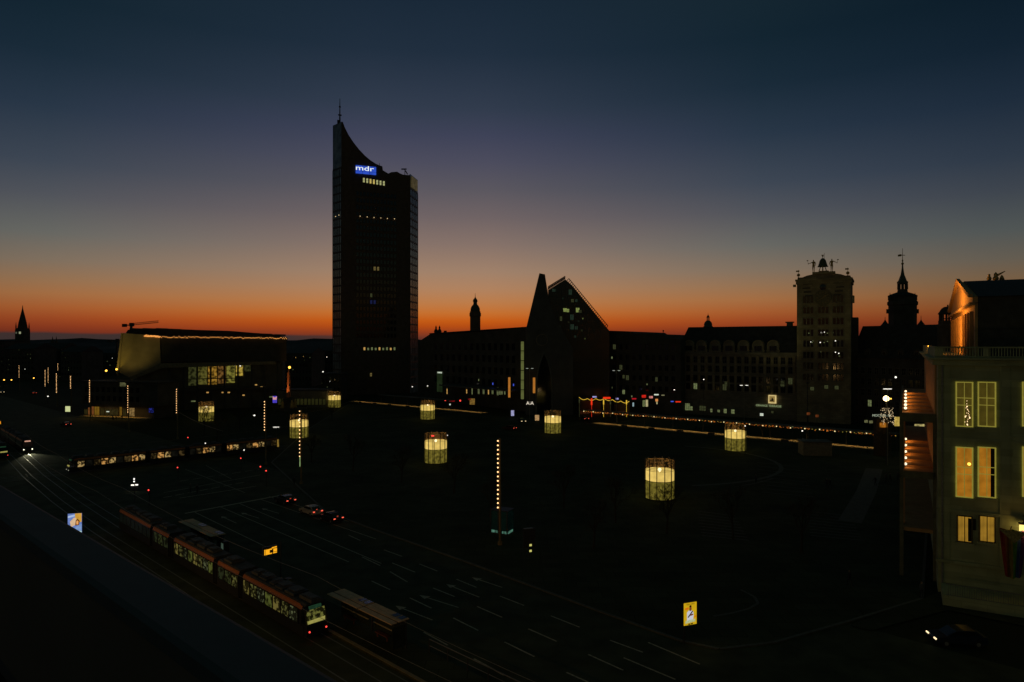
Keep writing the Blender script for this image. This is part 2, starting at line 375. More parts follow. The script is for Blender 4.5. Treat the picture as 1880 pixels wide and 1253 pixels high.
# tram rails
b = MB()
def rail(pts, m=False): strip(b, pts, .13 if not m else .1, .014)
for t in (-1.95, -.5, -5.3, -3.85): rail([RD(60, t), RD(-55, t), RD(-80, t+.6), RD(-110, t+2.0), RD(-140, t+4.2), RD(-190, t+7), RD(-330, t+14)])
TA = math.atan2(33, 33); m0 = G(122, 872); md = Vector((math.cos(TA), math.sin(TA), 0)); mn = Vector((-md.y, md.x, 0))
for t in (.5, 1.95, 4.4, 5.85): rail([m0-md*14+mn*(t-.5)-V*2, m0+mn*t, m0+md*110+mn*t])
b.build('rail', steel, kind='structure')
# tram platform island
b = MB(); b.prism([tuple(RD(s, t).xy) for s, t in ((-48, 0), (55, 0), (55, 3.9), (-48, 3.9))], 0, .22); b.build('platform', paving, kind='structure')
b = MB(); b.prism([tuple(RD(s, t).xy) for s, t in ((-48, -.02), (55, -.02), (55, .32), (-48, .32))], .21, .235); b.build('platform_edge', mat('edge_stone', (.34, .26, .14), .8), kind='structure')
# far tram platform of the square with its lit pavement
PA = G(640, 738); PB = G(1625, 829); pd = (PB-PA).normalized(); pn = Vector((-pd.y, pd.x, 0)); PLa = math.atan2(pd.y, pd.x); PL = (PB-PA).length
b = MB()
for s0, s1 in ((0, 83), (133, PL)):
    q = [PA+pd*s0, PA+pd*s1, PA+pd*s1+pn*4.2, PA+pd*s0+pn*4.2]; b.prism([tuple(p.xy) for p in q], 0, .25)
b.build('platform', mat('platform_concrete', (.30, .25, .15), .85, scale=.4), kind='structure')
# hills on the horizon
b = MB(); n = 90
for ring, (Y0, hb) in enumerate(((2600, 30), (3600, 44))):
    pts = []
    for i in range(n+1):
        X = -4200+8400*i/n; h = hb+6*math.sin(i*.37+ring)+4*math.sin(i*1.3+2*ring)+2*math.sin(i*3.1); pts.append((X, h))
    for i in range(n):
        (a0, h0), (a1, h1) = pts[i], pts[i+1]
        b.quad([(a0, Y0, 0), (a1, Y0, 0), (a1, Y0+250, h1), (a0, Y0+250, h0)]); b.quad([(a0, Y0+250, h0), (a1, Y0+250, h1), (a1, Y0+700, 0), (a0, Y0+700, 0)])
b.build('hills', mat('far_hills', (.05, .055, .06), 1, scale=.01), kind='structure')
# ---------------------------------------------------------------- our own building: the parapet in the lower left corner
h = thing('rooftop_building', 'dark building whose blue-grey roof parapet cuts the lower left corner', 'building', (0, 0, 0))
e0 = Vector(((0-940)/F*(1.5*F/257), 1.5*F/257, 0)); e1 = Vector(((640-940)/F*(1.5*F/625), 1.5*F/625, 0))
ed = (e1-e0).normalized(); en = Vector((-ed.y, ed.x, 0)); A0 = e0-ed*60; A1 = e1+ed*30
def pq(off0, off1): return [tuple((A0-en*off1).xy), tuple((A1-en*off1).xy), tuple((A1-en*off0).xy), tuple((A0-en*off0).xy)]
b = MB(); b.prism(pq(.05, 14), 0, 24.0); b.build('wall', plaster, h)
b = MB(); b.prism(pq(.31, 13.9), 24.0, 24.1); b.build('roof', mat('roofing_felt', (.018, .02, .02), .95, scale=2, spec=.1), h)
b = MB(); b.prism(pq(.05, .30), 24.2, 25.42); b.build('parapet', plaster, h)
b = MB(); pf = [(0, 25.40), (0, 25.47), (.012, 25.49), (.04, 25.5), (.30, 25.49), (.335, 25.475), (.34, 25.40)]; n = len(pf); v = [A0-en*o_+Vector((0, 0, z)) for o_, z in pf]+[A1-en*o_+Vector((0, 0, z)) for o_, z in pf]
b.add(v, [tuple(range(n)), tuple(range(n, 2*n))[::-1]]+[(i, (i+1) % n, n+(i+1) % n, n+i) for i in range(n)]); b.build('parapet_cap', mat('zinc_cap', (.055, .08, .085), .7, .0, scale=3, var=.12, bump=.05), h)
# ---------------------------------------------------------------- high-rise tower
fr = Front(627, 352, 753, 366); T = FB('tower_block', 'tall dark high-rise with a curved sweeping top and a mast', fr)
cv = [(611, 231)]
prof = [fr.fp(753, 322), fr.fp(740, 321), fr.fp(735, 319), fr.fp(729, 315.5), fr.fp(718, 316.5), fr.fp(713, 319), fr.fp(703, 313), fr.fp(702, 305.5), fr.fp(698, 304.5),
        fr.fp(690, 301), fr.fp(680, 294.5), fr.fp(670, 286), fr.fp(660, 275.5), fr.fp(650, 263), fr.fp(640, 248), fr.fp(633, 234), fr.fp(629.5, 224.5), fr.fp(627, 223.5)]
prof = [(u, z) for u, z in prof]; prof = [(0, 0), (fr.w, 0)]+prof
b = MB(); b.slab([(min(max(u, 0), fr.w), z) for u, z in prof], 0, 15); b.build('wall', granite, T)
def loc2(fr, p): d = Vector((p.x, p.y, 0))-fr.o; return (d.dot(fr.u), d.dot(fr.n))
Ap = loc2(fr, AT(611, YH, 358)); Dp = loc2(fr, AT(767, YH, 380))
blue_glass = mat('blue_facade_glass', (.22, .27, .29), .14, .75, spec=.9, scale=.25, var=.6)
zl = AT(611, 231, 358).z; zr = AT(753, 321, 366).z+.4
b = MB(); b.prism([Ap, (-.05, .02), (-.05, 15), (Ap[0]+1, 13)], 0, zl); b.build('side_wing', blue_glass, T)
b = MB(); b.prism([(fr.w+.05, .1), Dp, (Dp[0]-3, Dp[1]+3), (fr.w-4, 15.2), (fr.w+.05, 15.2)] if False else [(fr.w+.05, .1), Dp, (Dp[0]-1, Dp[1]+2), (fr.w+.05, 14)], 0, zr); RW = b.build('side_wing', blue_glass, T)
def bands(name, p, q, z0, z1, nb, nv, m, par, off=.12):    # spandrels and mullions on a flat wing face
    p, q = Vector((*p, 0)), Vector((*q, 0)); d = (q-p); Ln = d.length; d.normalize(); n = Vector((d.y, -d.x, 0))
    b = MB()
    for k in range(nb+1):
        z = z0+(z1-z0)*k/nb; a0 = p+n*.02; a1 = q+n*.02
        b.add([a0+Vector((0, 0, z)), a1+Vector((0, 0, z)), a1+n*off+Vector((0, 0, z)), a0+n*off+Vector((0, 0, z)),
               a0+Vector((0, 0, z+.9)), a1+Vector((0, 0, z+.9)), a1+n*off+Vector((0, 0, z+.9)), a0+n*off+Vector((0, 0, z+.9))],
              [(0, 1, 2, 3), (4, 5, 6, 7), (3, 2, 6, 7), (0, 3, 7, 4), (1, 2, 6, 5)])
    for k in range(nv+1):
        c = p+d*Ln*k/nv+n*.02; e = d*.12
        b.add([c-e+Vector((0, 0, z0)), c+e+Vector((0, 0, z0)), c+e+n*(off+.05)+Vector((0, 0, z0)), c-e+n*(off+.05)+Vector((0, 0, z0)),
               c-e+Vector((0, 0, z1)), c+e+Vector((0, 0, z1)), c+e+n*(off+.05)+Vector((0, 0, z1)), c-e+n*(off+.05)+Vector((0, 0, z1))],
              [(0, 3, 7, 4), (3, 2, 6, 7), (2, 1, 5, 6), (4, 5, 6, 7)])
    return b.build(name, m, par)
bands('spandrel', Ap, (-.05, .02), 4, zl-24, 26, 4, darkmetal, T); bands('spandrel', (fr.w+.05, .1), Dp, 4, zr-8, 26, 4, darkmetal, T)
a, z = fr.fp(660, 400); xs = [fr.fp(656.5+6.25*i, 450)[0] for i in range(12)]
zs = [fr.fp(690, 358+12.3*j)[1]-1.1 for j in range(22)]
dz_ = lit('tower_room', (120, 105, 60), .7, .6, 1.5); db_ = lit('tower_blue_room', (30, 36, 80), .7, .5, 1.5); L1 = {(5, 11): dz_, (6, 11): dz_, (4, 16): db_, (4, 15): win_dim, (5, 16): db_}
windows(T, xs, zs, 1.1, 2.0, 1, 1, mat('tower_frame', (.09, .07, .055), .7), L1, 100)
top7 = [lit('tower_window_light', (190, 190, 130), .9, .55, 1.2), lit('tower_window_glow', (225, 200, 110), .9, .45, .8)]
for i in range(7):
    u, z = fr.fp(668+6.1*i, 330.5+1.0*i); obj('window', win_mesh(.95, 2.4, 1, 2, top7[i in (2, 3)]), T, (u, 0, z-1.4))
for i in range(9):
    u, z = fr.fp(669+6.9*i, 640.5); obj('window', win_mesh(.9, 1.5-.3*(i % 2), 1, 1, win_warm if i in (0, 4, 7) else win_cool), T, (u, 0, z-.8))
for x, y in ((661, 397.5), (674, 398.8), (686.5, 400), (699, 400.8), (711, 401.8), (724, 402.3), (616, 398), (622, 395.5)):
    m = MB(); m.ball((0, 0, 0), .22, 6); u, z = fr.fp(x, y); me = m.mesh('marker_lamp', lit('marker_glow', (235, 205, 150), 1.0)); obj('marker_lamp', me, T, (u, -.35 if x > 640 else -.2, z))
u, z = fr.fp(681, 688); obj('window', win_mesh(1.0, 1.8, 1, 2, dz_), T, (u, 0, z-1))
# logo sign
u0, z0 = fr.fp(653, 319.3); u1, z1 = fr.fp(690, 307.5)
sg = MB(); zz0 = fr.fp(671, 320.2)[1]; zz1 = fr.fp(671, 305.8)[1]
sg.box(0, u1-u0, -.7, -.05, 0, zz1-zz0); S = sg.build('logo_sign', lit('logo_blue', (48, 84, 205), .9, .22, .3), T, loc=(u0, 0, zz0))
g = MB(); w = u1-u0; hh = zz1-zz0
for i in (1, 2): g.box(w*i/3-.06, w*i/3+.06, -.78, -.7, 0, hh)
g.box(0, w, -.78, -.7, hh*.27, hh*.27+.1); g.build('seam', darkmetal, S)
lt = text('mdr', 4.6, lit('logo_white', (235, 245, 240), 1.1), S, (w*.43, -.72, hh*.40), name='lettering', ext=.08)
lt.scale = (1.25, .78, 1)
# antenna mast
mu, mz = fr.fp(624.5, 223); b = MB(); mt = AT(624, 181, 356).z
b.tube((0, 0, 0), (0, 0, mt-mz), .45, .12, 6); b.box(-.9, .9, -.3, .3, 4.5, 5.0); b.box(-1.3, -.3, -.4, .4, .2, 2); b.ball((0, 0, 9), .55, 6)
AN = b.build('antenna', darkmetal, T, loc=(mu+.3, 3, mz-.6))
b = MB(); u, z = fr.fp(750, 320); b.tube((0, 0, -1), (0, 0, 3.2), .18); b.tube((-1.9, 0, 3.3), (.9, 0, 3.6), .35); b.tube((.2, 0, 2.8), (1.5, 0, .8), .3); b.build('roof_crane', darkmetal, T, loc=(u-1, 4, z))
b = MB(); u, z = fr.fp(699, 304); b.tube((0, 0, -1), (0, 0, 1.9), .12); b.build('antenna', darkmetal, T, loc=(u, 3, z))
b = MB(); d = Vector((Dp[0]-fr.w, Dp[1], 0)); p = Vector((fr.w+.05, .1, 0)); dn = d.normalized(); nn = Vector((dn.y, -dn.x, 0))
q = [p+d*.08+nn*.3, p+d*.85+nn*.3]; zt = zr-.8
b.quad([q[0]+Vector((0, 0, zt-6)), q[1]+Vector((0, 0, zt-6)), q[1]+Vector((0, 0, zt)), q[0]+Vector((0, 0, zt))])
b.quad([q[0]+nn*.25+Vector((0, 0, zt-6)), q[1]+nn*.25+Vector((0, 0, zt-6)), q[1]+nn*.25+Vector((0, 0, zt)), q[0]+nn*.25+Vector((0, 0, zt))])
b.build('side_sign', lit('side_sign_light', (84, 74, 48), .7, .6, .5), T)

# ---------------------------------------------------------------- concert hall
fr = Front(222, 262, 526, 288); H = FB('concert_hall', 'concert hall with light-rimmed dark roof and glowing glass foyer', fr)
P = lambda x, y, ly=0: fr.fp(x, y, ly)
hallstone = mat('hall_stone', (.36, .30, .18), .85, scale=.15, var=.3); hallmetal = mat('hall_cladding', (.05, .05, .042), .7, scale=.3)
b = MB(); b.slab([P(295, 664), P(526, 664), P(526, 622), P(295, 618)], 0, 38); b.build('upper_wall', hallmetal, H)
b = MB(); b.slab([P(218, 684), P(240, 694), P(295, 669), P(293.6, 617), P(226, 612)], -.6, 34); b.build('side_block', hallstone, H)
b = MB(); b.slab([P(213.5, 684), P(217.5, 690), P(225.5, 612), P(222.5, 612)], -1.2, 30); b.build('edge_fin', hallstone, H)
b = MB(); b.slab([P(240, 692), P(240, 698), P(297, 676), P(505, 669), P(505, 663.5), P(297, 667)], -2.4, -.62); b.build('soffit_beam', mat('soffit', (.22, .19, .12), .8), H)
rp = [P(232, 612, 6), P(236, 606, 6), P(300, 604.5, 6), P(420, 608, 6), P(505, 615, 6), P(526, 620.5, 6)]
b = MB(); b.slab([(rp[0][0], rp[0][1]-3)]+[(rp[-1][0], rp[0][1]-3)]+[(u, z) for u, z in rp[::-1]], 3, 34); RF = b.build('roof', roofm, H)
b = MB()
for k in range(12):
    x = 250+24*k; u, z = P(x, 604.5+max(0, (x-300)*.052), 6); b.tube((u-2.3, 6, z+.1), (u+2.3, 6, z-.05), .35, .35, 5)
b.build('skylight', zinc, RF)
b = MB(); b.box(P(250, 700)[0], P(520, 700)[0], 3, 36, 0, P(300, 668)[1]); b.build('lower_wall', plaster, H)
for i in range(9):                                         # foyer columns
    x = 312+25*i; u, _ = P(x, 700); m = MB(); m.box(-.35, .35, -.35, .35, 0, P(x, 667, .5)[1]); obj('column', m.mesh('column', darkmetal), H, (u, .6, 0))
mural = [('mural_olive', (86, 82, 34)), ('mural_ochre', (150, 112, 38)), ('mural_brown', (110, 78, 36)), ('mural_red', (104, 66, 34)), ('mural_green', (118, 112, 46)), ('mural_lit', (176, 150, 60)), ('mural_dim', (52, 54, 26))]
for i, (x0, x1, y0, y1, k) in enumerate(((346, 361, 674, 708, 6), (363, 380, 672, 706, 0), (382, 398, 671, 706, 1), (400, 414, 671, 704, 2), (416, 431, 670, 703, 4), (433, 446, 670, 690, 5), (449, 463, 670, 682, 6))):
    (u0, z1), (u1, z0) = P(x0, y0, 2.9), P(x1, y1, 2.9); m = MB(); m.box(u0, u1, 2.75, 2.98, z0, z1)
    m.build('foyer_window', lit(mural[k][0], mural[k][1], 1.0, .88, .8, False, (.4, .6)), H)
m = MB(); m.box(P(345, 700, 2.6)[0], P(446, 700, 2.6)[0], 2.4, 2.72, P(400, 695, 2.6)[1]-.25, P(400, 695, 2.6)[1]+.1)
m.box(P(300, 700, 2.6)[0], P(500, 700, 2.6)[0], .2, 2.7, P(400, 716, 2.6)[1]-.25, P(400, 713, 2.6)[1]+.1); m.build('gallery', darkmetal, H)
lamps_px(H, fr, [(430, 671), (437, 671), (441, 672)], 'downlight', bulb_white, .5, .4, 1.4)
lamps_px(H, fr, [(381, 721), (409, 721), (420, 721), (447, 726), (480, 711), (470, 707)], 'window', win_warm, .9, .5, 2.9)
lamps_px(H, fr, [(355, 737), (320, 731), (498, 729)], 'window', win_cool, 1.6, .5, 2.9)
sp = []
eave = [P(265, 616.3, -.9), P(295, 618.8, -.9), P(420, 620.3, -.9), P(526, 621.5, -.9)]
for k in range(170):
    f = k/169*(len(eave)-1); i = min(int(f), len(eave)-2); t = f-i
    sp.append((eave[i][0]*(1-t)+eave[i+1][0]*t, -.9+random.uniform(-.1, .1), eave[i][1]*(1-t)+eave[i+1][1]*t+random.uniform(-.35, .3)))
m = MB(); m.ball((0, 0, 0), .17, 6); bm_ = m.mesh('bulb', lit('eave_bulb', (255, 168, 84), 1.0))
ST = thing('light_string', 'sagging string of amber lights along the concert hall eave', 'string lights', fr.o, fr.a)
m = MB()
for i in range(3): m.tube((eave[i][0], -.9, eave[i][1]+.1), (eave[i+1][0], -.9, eave[i+1][1]+.1), .05)
m.build('cable', darkmetal, ST); many('bulb', bm_, ST, sp, 100)
# floodlights on the kiosk roof in front lighting the sandstone side
# fountain with obelisk
fo = G(530, 752); FO = thing('fountain', 'reddish obelisk fountain with figures in front of the concert hall', 'fountain', fo)
s = fo.y/F
b = MB(); b.lathe([(.95, 11.5*0+4.5), (.62, 15.0)], (0, 0, 0), 4, rot=R(45)); b.lathe([(.62, 15), (.02, 16.2)], (0, 0, 0), 4, rot=R(45)); b.build('obelisk', mat('red_granite', (.45, .17, .08), .55, scale=2), FO)
b = MB(); b.box(-1.6, 1.6, -1.6, 1.6, 0, 3.6); b.box(-1.9, 1.9, -1.9, 1.9, 3.6, 4.5); b.box(-1.2, 1.2, -1.2, 1.2, 4.5, 4.9); b.build('pedestal', darkstone, FO)
b = MB(); b.lathe([(7.2, 0), (7.2, .9), (6.8, .9), (6.8, .5), (0, .5)], n=24); b.build('basin', darkstone, FO)
for k in range(4):
    t = R(45+90*k); b = MB(); b.lathe([(.7, 0), (.9, .6), (.55, 1.4), (.7, 2.0), (.35, 2.6), (.35, 3.0), (.05, 3.4)], (0, 0, .6), 8); b.tube((0, 0, 2.4), (math.cos(t), math.sin(t), 3.2), .22, .1)
    b.build('figure', bronze, FO, loc=(2.7*math.cos(t), 2.7*math.sin(t), 0), smooth=True)
ot = AT(531.5, 675, fo.y-9); LM = thing('lamp_post', 'slim street lamp with a bright yellow globe beside the obelisk', 'street lamp', (ot.x, ot.y, 0), 0, 'street lamps')
b = MB(); b.tube((0, 0, 0), (0, 0, ot.z-.4), .12, .08); b.build('post', darkmetal, LM); b = MB(); b.ball((0, 0, ot.z), .5, 10); b.build('globe', lampglow, LM)
light('POINT', 'lamp_light', (0, .9, ot.z), 120, (1, .65, .2), LM, size=.4)
light('SPOT', 'floodlight_beam', (fo.x-2, fo.y-5, 5.2), 1300, (1, .42, .10), None, (fo.x, fo.y, 11), .3, 60)  # added beam for the obelisk, no lamp modelled

# ---------------------------------------------------------------- university block and church-like hall
fr = Front(768, 330, 968, 268); A = FB('university_building', 'long low dark university building between high-rise and pointed hall', fr)
P = fr.fp
pts = [(768, 628), (790, 613.5), (850, 611.5), (905, 607.5), (967, 602)]
b = MB(); b.slab([(0, 0), (fr.w, 0)]+[P(x, y) for x, y in pts[::-1]], 0, 45); b.build('wall', darkstone, A)
b = MB(); (u0, z0), (u1, z1) = P(790, 613.5), P(967, 602); b.slab([(u0, z0-.1), (u0, z0+.35), (u1, z1+.35), (u1, z1-.1)], -.5, 10); b.build('roof', roofm, A)
xs = [P(800+11*i, 680)[0] for i in range(14)]; zs = [9, 14, 19, 24]
windows(A, xs, zs, 1.8, 2.8, 2, 1, None, {}, 60)
gl = [lit('lobby_light', (105, 112, 74), .85, .65, .9), win_cool, win_warm]
for x, k, hh in ((867, 1, 2.6), (879, 0, 2.2), (888, 0, 2.3), (897, 2, 2.5), (904.5, 0, 2.3), (914, 0, 3.2), (918, 1, 2.8), (921.5, 0, 2.6), (927, 1, 2.6), (857, 2, 1.8), (821, 2, 2.4)):
    u, z = P(x, 719); obj('window', win_mesh(.8 if k else 1.3, hh, 1, 2, gl[k]), A, (u, 0, z-hh/2))
u, z = P(808, 700); m = MB(); m.box(-1.9, 1.9, -.5, .3, -5, 4.5); E_ = m.build('entrance', lit('entrance_glow', (30, 42, 22), .8, .4, .25), A, loc=(u, 0, z))
text('CAMPUS', 1.0, white_sign, E_, (.4, -.55, 3.6), ext=.05)
for x, y, m_ in ((879, 698, win_cool), (905, 705, blue_sign), (943, 707, blue_sign), (785, 710, win_cool)): lamps_px(A, fr, [(x, y)], 'lamp', m_, .7, .9, -.3)
m = MB(); m.box(P(830, 726)[0], P(965, 726)[0], -7, -.2, 8.0, 8.5); m.build('canopy', zinc, A)
for x, y, m_ in ((742, 709, 0), (753, 711, 0)):
    pass
b = MB()                                                    # twin cupolas on the roof
CU = []
for k, (x, y0, y1) in enumerate(((800.5, 598, 616), (807, 599, 616))):
    pos = AT(x, 616, 352); hgt = 18*352/F
    t = thing('roof_cupola', ('left' if k == 0 else 'right')+' of two small twin onion cupolas showing over the university roof', 'cupola', pos-Vector((0, 0, 3)), 0, 'twin cupolas')
    b = MB(); b.lathe([(.95, 0), (.95, hgt*.55+2), (1.15, hgt*.55+2.1), (.8, hgt*.75+2), (.35, hgt*.8+2.4), (.5, hgt*.87+2.4), (.1, hgt+3)], n=8); b.build('dome', darkstone, t, smooth=False)
for x in (820, 838): pass
b = MB(); p = AT(817.5, 612, 335); b.box(-.7, .7, -.7, .7, 0, 1.8); CH1 = tag(b.build('chimney', darkstone, loc=p-Vector((0, 0, .6))), 'small chimney stump on the university roof ridge', 'chimney')

fr = Front(962, 256, 1120, 256); B = FB('pointed_hall', 'angular church-like hall with leaning spire and steep glass roof', fr)
P = fr.fp
b = MB(); b.slab([(P(965, 700)[0], 0), (P(1052, 700)[0], 0), P(1052, 640), P(1022, 590), P(1008, 552), P(1000.5, 504), P(990.5, 502), P(965.5, 606)], 0, 3.5); b.build('gable_wall', mat('hall_facade', (.10, .105, .10), .6, scale=.3), B)
b = MB(); pr = [P(1003, 640, 6), P(1006, 534, 6), P(1037, 514.5, 6), P(1050, 526, 6), P(1117, 608, 6), P(1117, 640, 6)]
b.slab([(pr[0][0], 0), (pr[-1][0], 0)]+[pr[5], pr[4], pr[3], pr[2], pr[1]], 3.6, 30); GR = b.build('glass_roof', mat('roof_glass', (.02, .028, .03), .25, spec=.6, scale=.3), B)
b = MB()
for i in range(16):                                          # truss frame standing over the ridge
    f = i/15; x0, y0 = 1006+31*f, 533-19*f; u, z = P(x0, y0, 6); u2, z2 = P(x0+.5, y0-6.5, 6); b.tube((u, 6, z-.2), (u2, 6, z2), .13)
    if i < 15: u3, z3 = P(1006.5+31*(i+1)/15, 533-19*(i+1)/15-6.5, 6); b.tube((u2, 6, z2), (u3, 6, z3), .15); b.tube((u, 6, z), (u3, 6, z3), .11)
for i in range(28):
    f = i/27; x0, y0 = 1040+72*f, 516+87*f; u, z = P(x0, y0, 6); u2, z2 = P(x0+4.2, y0-4.2, 6); b.tube((u, 6, z-.2), (u2, 6, z2), .13)
    if i < 27: u3, z3 = P(1040+72*(i+1)/27+4.2, 516+87*(i+1)/27-4.2, 6); b.tube((u2, 6, z2), (u3, 6, z3), .15)
b.build('truss', darkmetal, GR)
b = MB()
for i in range(9):                                           # glazing bars of the slope, slightly proud
    x0 = 1008+i*11; (u0, z0) = P(x0+8, 620, 3.4); yt = 534-19*(x0-1006)/31 if x0 < 1037 else 516+87*(x0-1040)/72; (u1, z1) = P(x0, max(yt+3, 520), 3.4)
    b.tube((u0, 3.45, z0), (u1, 3.45, z1), .09)
for y in (545, 560, 575, 590, 605):
    xr = 1040+(y-516)*.83-2; u0, z0 = P(1010, y, 3.4); u1, z1 = P(xr, y, 3.4); b.tube((u0, 3.46, z0), (u1, 3.46, z1), .07)
b.build('glazing_bar', mat('glazing_bar_paint', (.16, .17, .17), .6), GR)
for x, y, w, hh, m_ in ((1037, 569, 1.6, 1.6, 0), (1043, 570, 1.2, 1.5, 0), (1060.5, 569, 1.5, 2, 0), (1065, 572, 1.2, 1.4, 1), (1047, 536, 1.4, 2.4, 2), (1051, 552, 1.2, 1.4, 1), (1058, 552, 1.0, 1.2, 2),
                     (1030, 585, .9, 2.2, 1), (1050, 582, 1.5, 2.4, 2), (1050, 600, 1.7, 2.4, 2), (1058, 602, 1.2, 1.6, 2), (1017, 533, 1.6, 1.2, 2), (1033, 548, .7, .6, 2), (1044, 592, .6, .5, 1), (1062, 590, .6, .6, 2), (1068, 607, .6, .7, 1), (1070, 585, .5, .5, 0), (1028, 600, .5, .8, 2), (1056, 618, .8, .9, 2), (1074, 622, .4, .4, 0)):
    u, z = P(x, y, 3.4); obj('skylight', win_mesh(w*.85, hh*.85, 3, 2, [lit('skylight_glow', (150, 165, 90), .9, .5, 1), win_dim, lit('skylight_faint', (40, 56, 44), .8, .5, 1)][m_]), B, (u, 3.5, z-hh/2))
b = MB(); u, z = P(995, 624.5)                                # round window
for k in range(24):
    t0, t1 = 2*math.pi*k/24, 2*math.pi*(k+1)/24; b.tube((u+2.1*math.cos(t0), -.1, z+2.1*math.sin(t0)), (u+2.1*math.cos(t1), -.1, z+2.1*math.sin(t1)), .16, n=5)
b.build('round_window', stone, B)
b = MB(); u, z = P(999, 700); zt = P(999, 648)[1]; pt = []
for k in range(13):
    t = k/12; pt.append((u-2.9*(1-t**1.7), 8+(zt-8)*t**.62 if t < 1 else zt))
pt = [(u-2.9, 0)]+pt+[(2*u-x, y) for x, y in pt[::-1]]+[(u+2.9, 0)]
for i in range(len(pt)-1): b.tube((pt[i][0], -.15, pt[i][1]), (pt[i+1][0], -.15, pt[i+1][1]), .28, n=5)
b.build('arch_window', mat('arch_frame', (.17, .18, .17), .7), B)
m = MB(); m.slab(pt, -.08, -.04); m.build('arch_glass', dark_glass, B)
(u0, z1), (u1, z0) = P(956.5, 626), P(961.5, 733)
for k in range(6):
    zz = z0+(z1-z0)*k/6; m = MB(); m.box(-.55, .55, -.2, .1, 0, (z1-z0)/6-.3); m.build('glass_strip', lit('stair_light', (98, 104, 56), .95, .35, .5), B, loc=((u0+u1)/2, -.3, zz))
for x, y0, y1, Yb in ((935, 693, 730, 262), (980.5, 693.5, 722, 250)):
    p = AT(x, y1, Yb); m = MB(); hh = (y1-y0)*Yb/F; m.box(-.42, .42, -.42, .42, p.z, p.z+hh, 0); m.box(-.3, .3, -.3, .3, 0, p.z, 1); m.box(-.5, .5, -.5, .5, p.z+hh, p.z+hh+.2, 1)
    tag(m.build('light_column', [lit('column_glow', (178, 112, 42), .95, .2, .8), darkmetal], loc=(p.x, p.y, 0)), 'tall square amber light column '+('left of the lit glass stair strip' if x < 950 else 'right of the lit glass stair strip'), 'light column', 'amber light columns')
# dark block right of the pointed hall
fr = Front(1100, 272, 1250, 255); D = FB('office_block', 'plain dark block with stepped roof between glass roof and dormered house', fr); P = fr.fp
b = MB(); b.slab([(0, 0), (fr.w, 0), P(1250, 623), P(1222, 621.5), P(1215, 614), P(1165, 613), P(1160, 609), P(1120, 607.5), P(1100, 612)], 0, 40); b.build('wall', darkstone, D)
xs = [P(1128+12*i, 680)[0] for i in range(10)]; windows(D, xs, [8.5, 12.5, 16.5, 20.5, 24.5], 1.2, 1.9, 2, 1, None, {(0, 4): win_dim, (1, 2): win_dim, (2, 1): win_dim}, 60)
for x, y, q, c in ((1090, 645, .5, 0), (1123.5, 657, .6, 1), (1113.5, 672, .6, 0), (1145, 720, 1.1, 1), (1124, 712, .5, 0), (1088, 705, .3, 1), (1145, 692, .9, 0), (1205, 697, 1.1, 0), (1188, 706, .4, 1), (1160, 728, .5, 1)): lamps_px(D, fr, [(x, y)], 'window', win_cool if c else win_dim, q, q*1.5)
b = MB(); b.box(P(1110, 690)[0], P(1250, 690)[0], -.4, -.02, 26.5, 27.1); b.build('cornice', darkstone, D)
b = MB(); u, z = P(1213, 612); b.tube((u, 3, z-2), (u, 3, z+.9), .12); b.ball((u, 3, z+.9), .35, 6); b.build('finial', darkmetal, D)
m = MB(); u, z = P(1112, 608); m.box(0, 9, -.3, 1, z-.9, z-.3); m.build('roof_edge', mat('green_copper', (.12, .22, .17), .7), D, loc=(u, 1, 0))

# ---------------------------------------------------------------- house with round dormers
fr = Front(1240, 262, 1466, 236); K = FB('dormered_house', 'broad pale stone house with mansard roof and round-headed dormers', fr); P = fr.fp
ze = P(1400, 650)[1]
b = MB(); b.box(0, fr.w, 0, 22, 0, ze); b.build('wall', stone, K)
(rl, zl_), (rr, zr_) = P(1264, 602, 6), P(1466, 597.5, 6); zr_ = (zl_+zr_)/2
b = MB(); v = [(0, .3, ze), (fr.w, .3, ze), (fr.w, 22, ze), (0, 22, ze), (rl, 6, zr_), (fr.w, 6, zr_), (fr.w, 18, zr_), (rl, 18, zr_)]
b.add(v, [(0, 1, 5, 4), (1, 2, 6, 5), (2, 3, 7, 6), (3, 0, 4, 7), (4, 5, 6, 7)]); RFK = b.build('roof', roofm, K)
b = MB(); b.box(-.3, fr.w, -.9, -.02, ze-.1, ze+.5); b.box(-.2, fr.w, -.5, -.02, ze-.9, ze-.12); b.box(-.2, fr.w, -.35, -.02, 15.2, 15.8); b.box(-.2, fr.w, -.35, -.02, 8.6, 9.1); b.build('cornice', stone, K)
dm = MB()
arc = [(-1.9, 0), (1.9, 0), (1.9, 2.6)]+[(1.9*math.cos(R(t)), 2.6+1.75*math.sin(R(t))) for t in range(15, 180, 15)]+[(-1.9, 2.6)]
inn = [(-1.45, .5), (1.45, .5), (1.45, 2.6)]+[(1.45*math.cos(R(t)), 2.6+1.35*math.sin(R(t))) for t in range(15, 180, 15)]+[(-1.45, 2.6)]
dm.slab(arc, 0, 5); dme = dm.mesh('dormer', stone)
dp = MB(); dp.slab([(-1.2, .5), (1.2, .5), (1.2, 2.3), (-1.2, 2.3)], -.04, -.01, 0)
for i in range(4): dp.box(-1.2+.8*i-.06, -1.2+.8*i+.06, -.1, -.04, .5, 2.3, 1)
dpe = dp.mesh('window', [dark_glass, darkmetal])
da = MB()
for i in range(3, len(arc)-1): da.tube((arc[i][0], -.1, arc[i][1]), (arc[i+1][0] if i+1 < len(arc) else arc[0][0], -.1, arc[i+1][1]), .16, n=5)
for sx in (-1.95, 1.95): da.tube((sx, -.1, 0), (sx, -.1, 2.6), .14, n=5); da.tube((sx, -.1, 0), (sx*1.2, -.1, .8), .14, n=5)
dae = da.mesh('arch', sand)
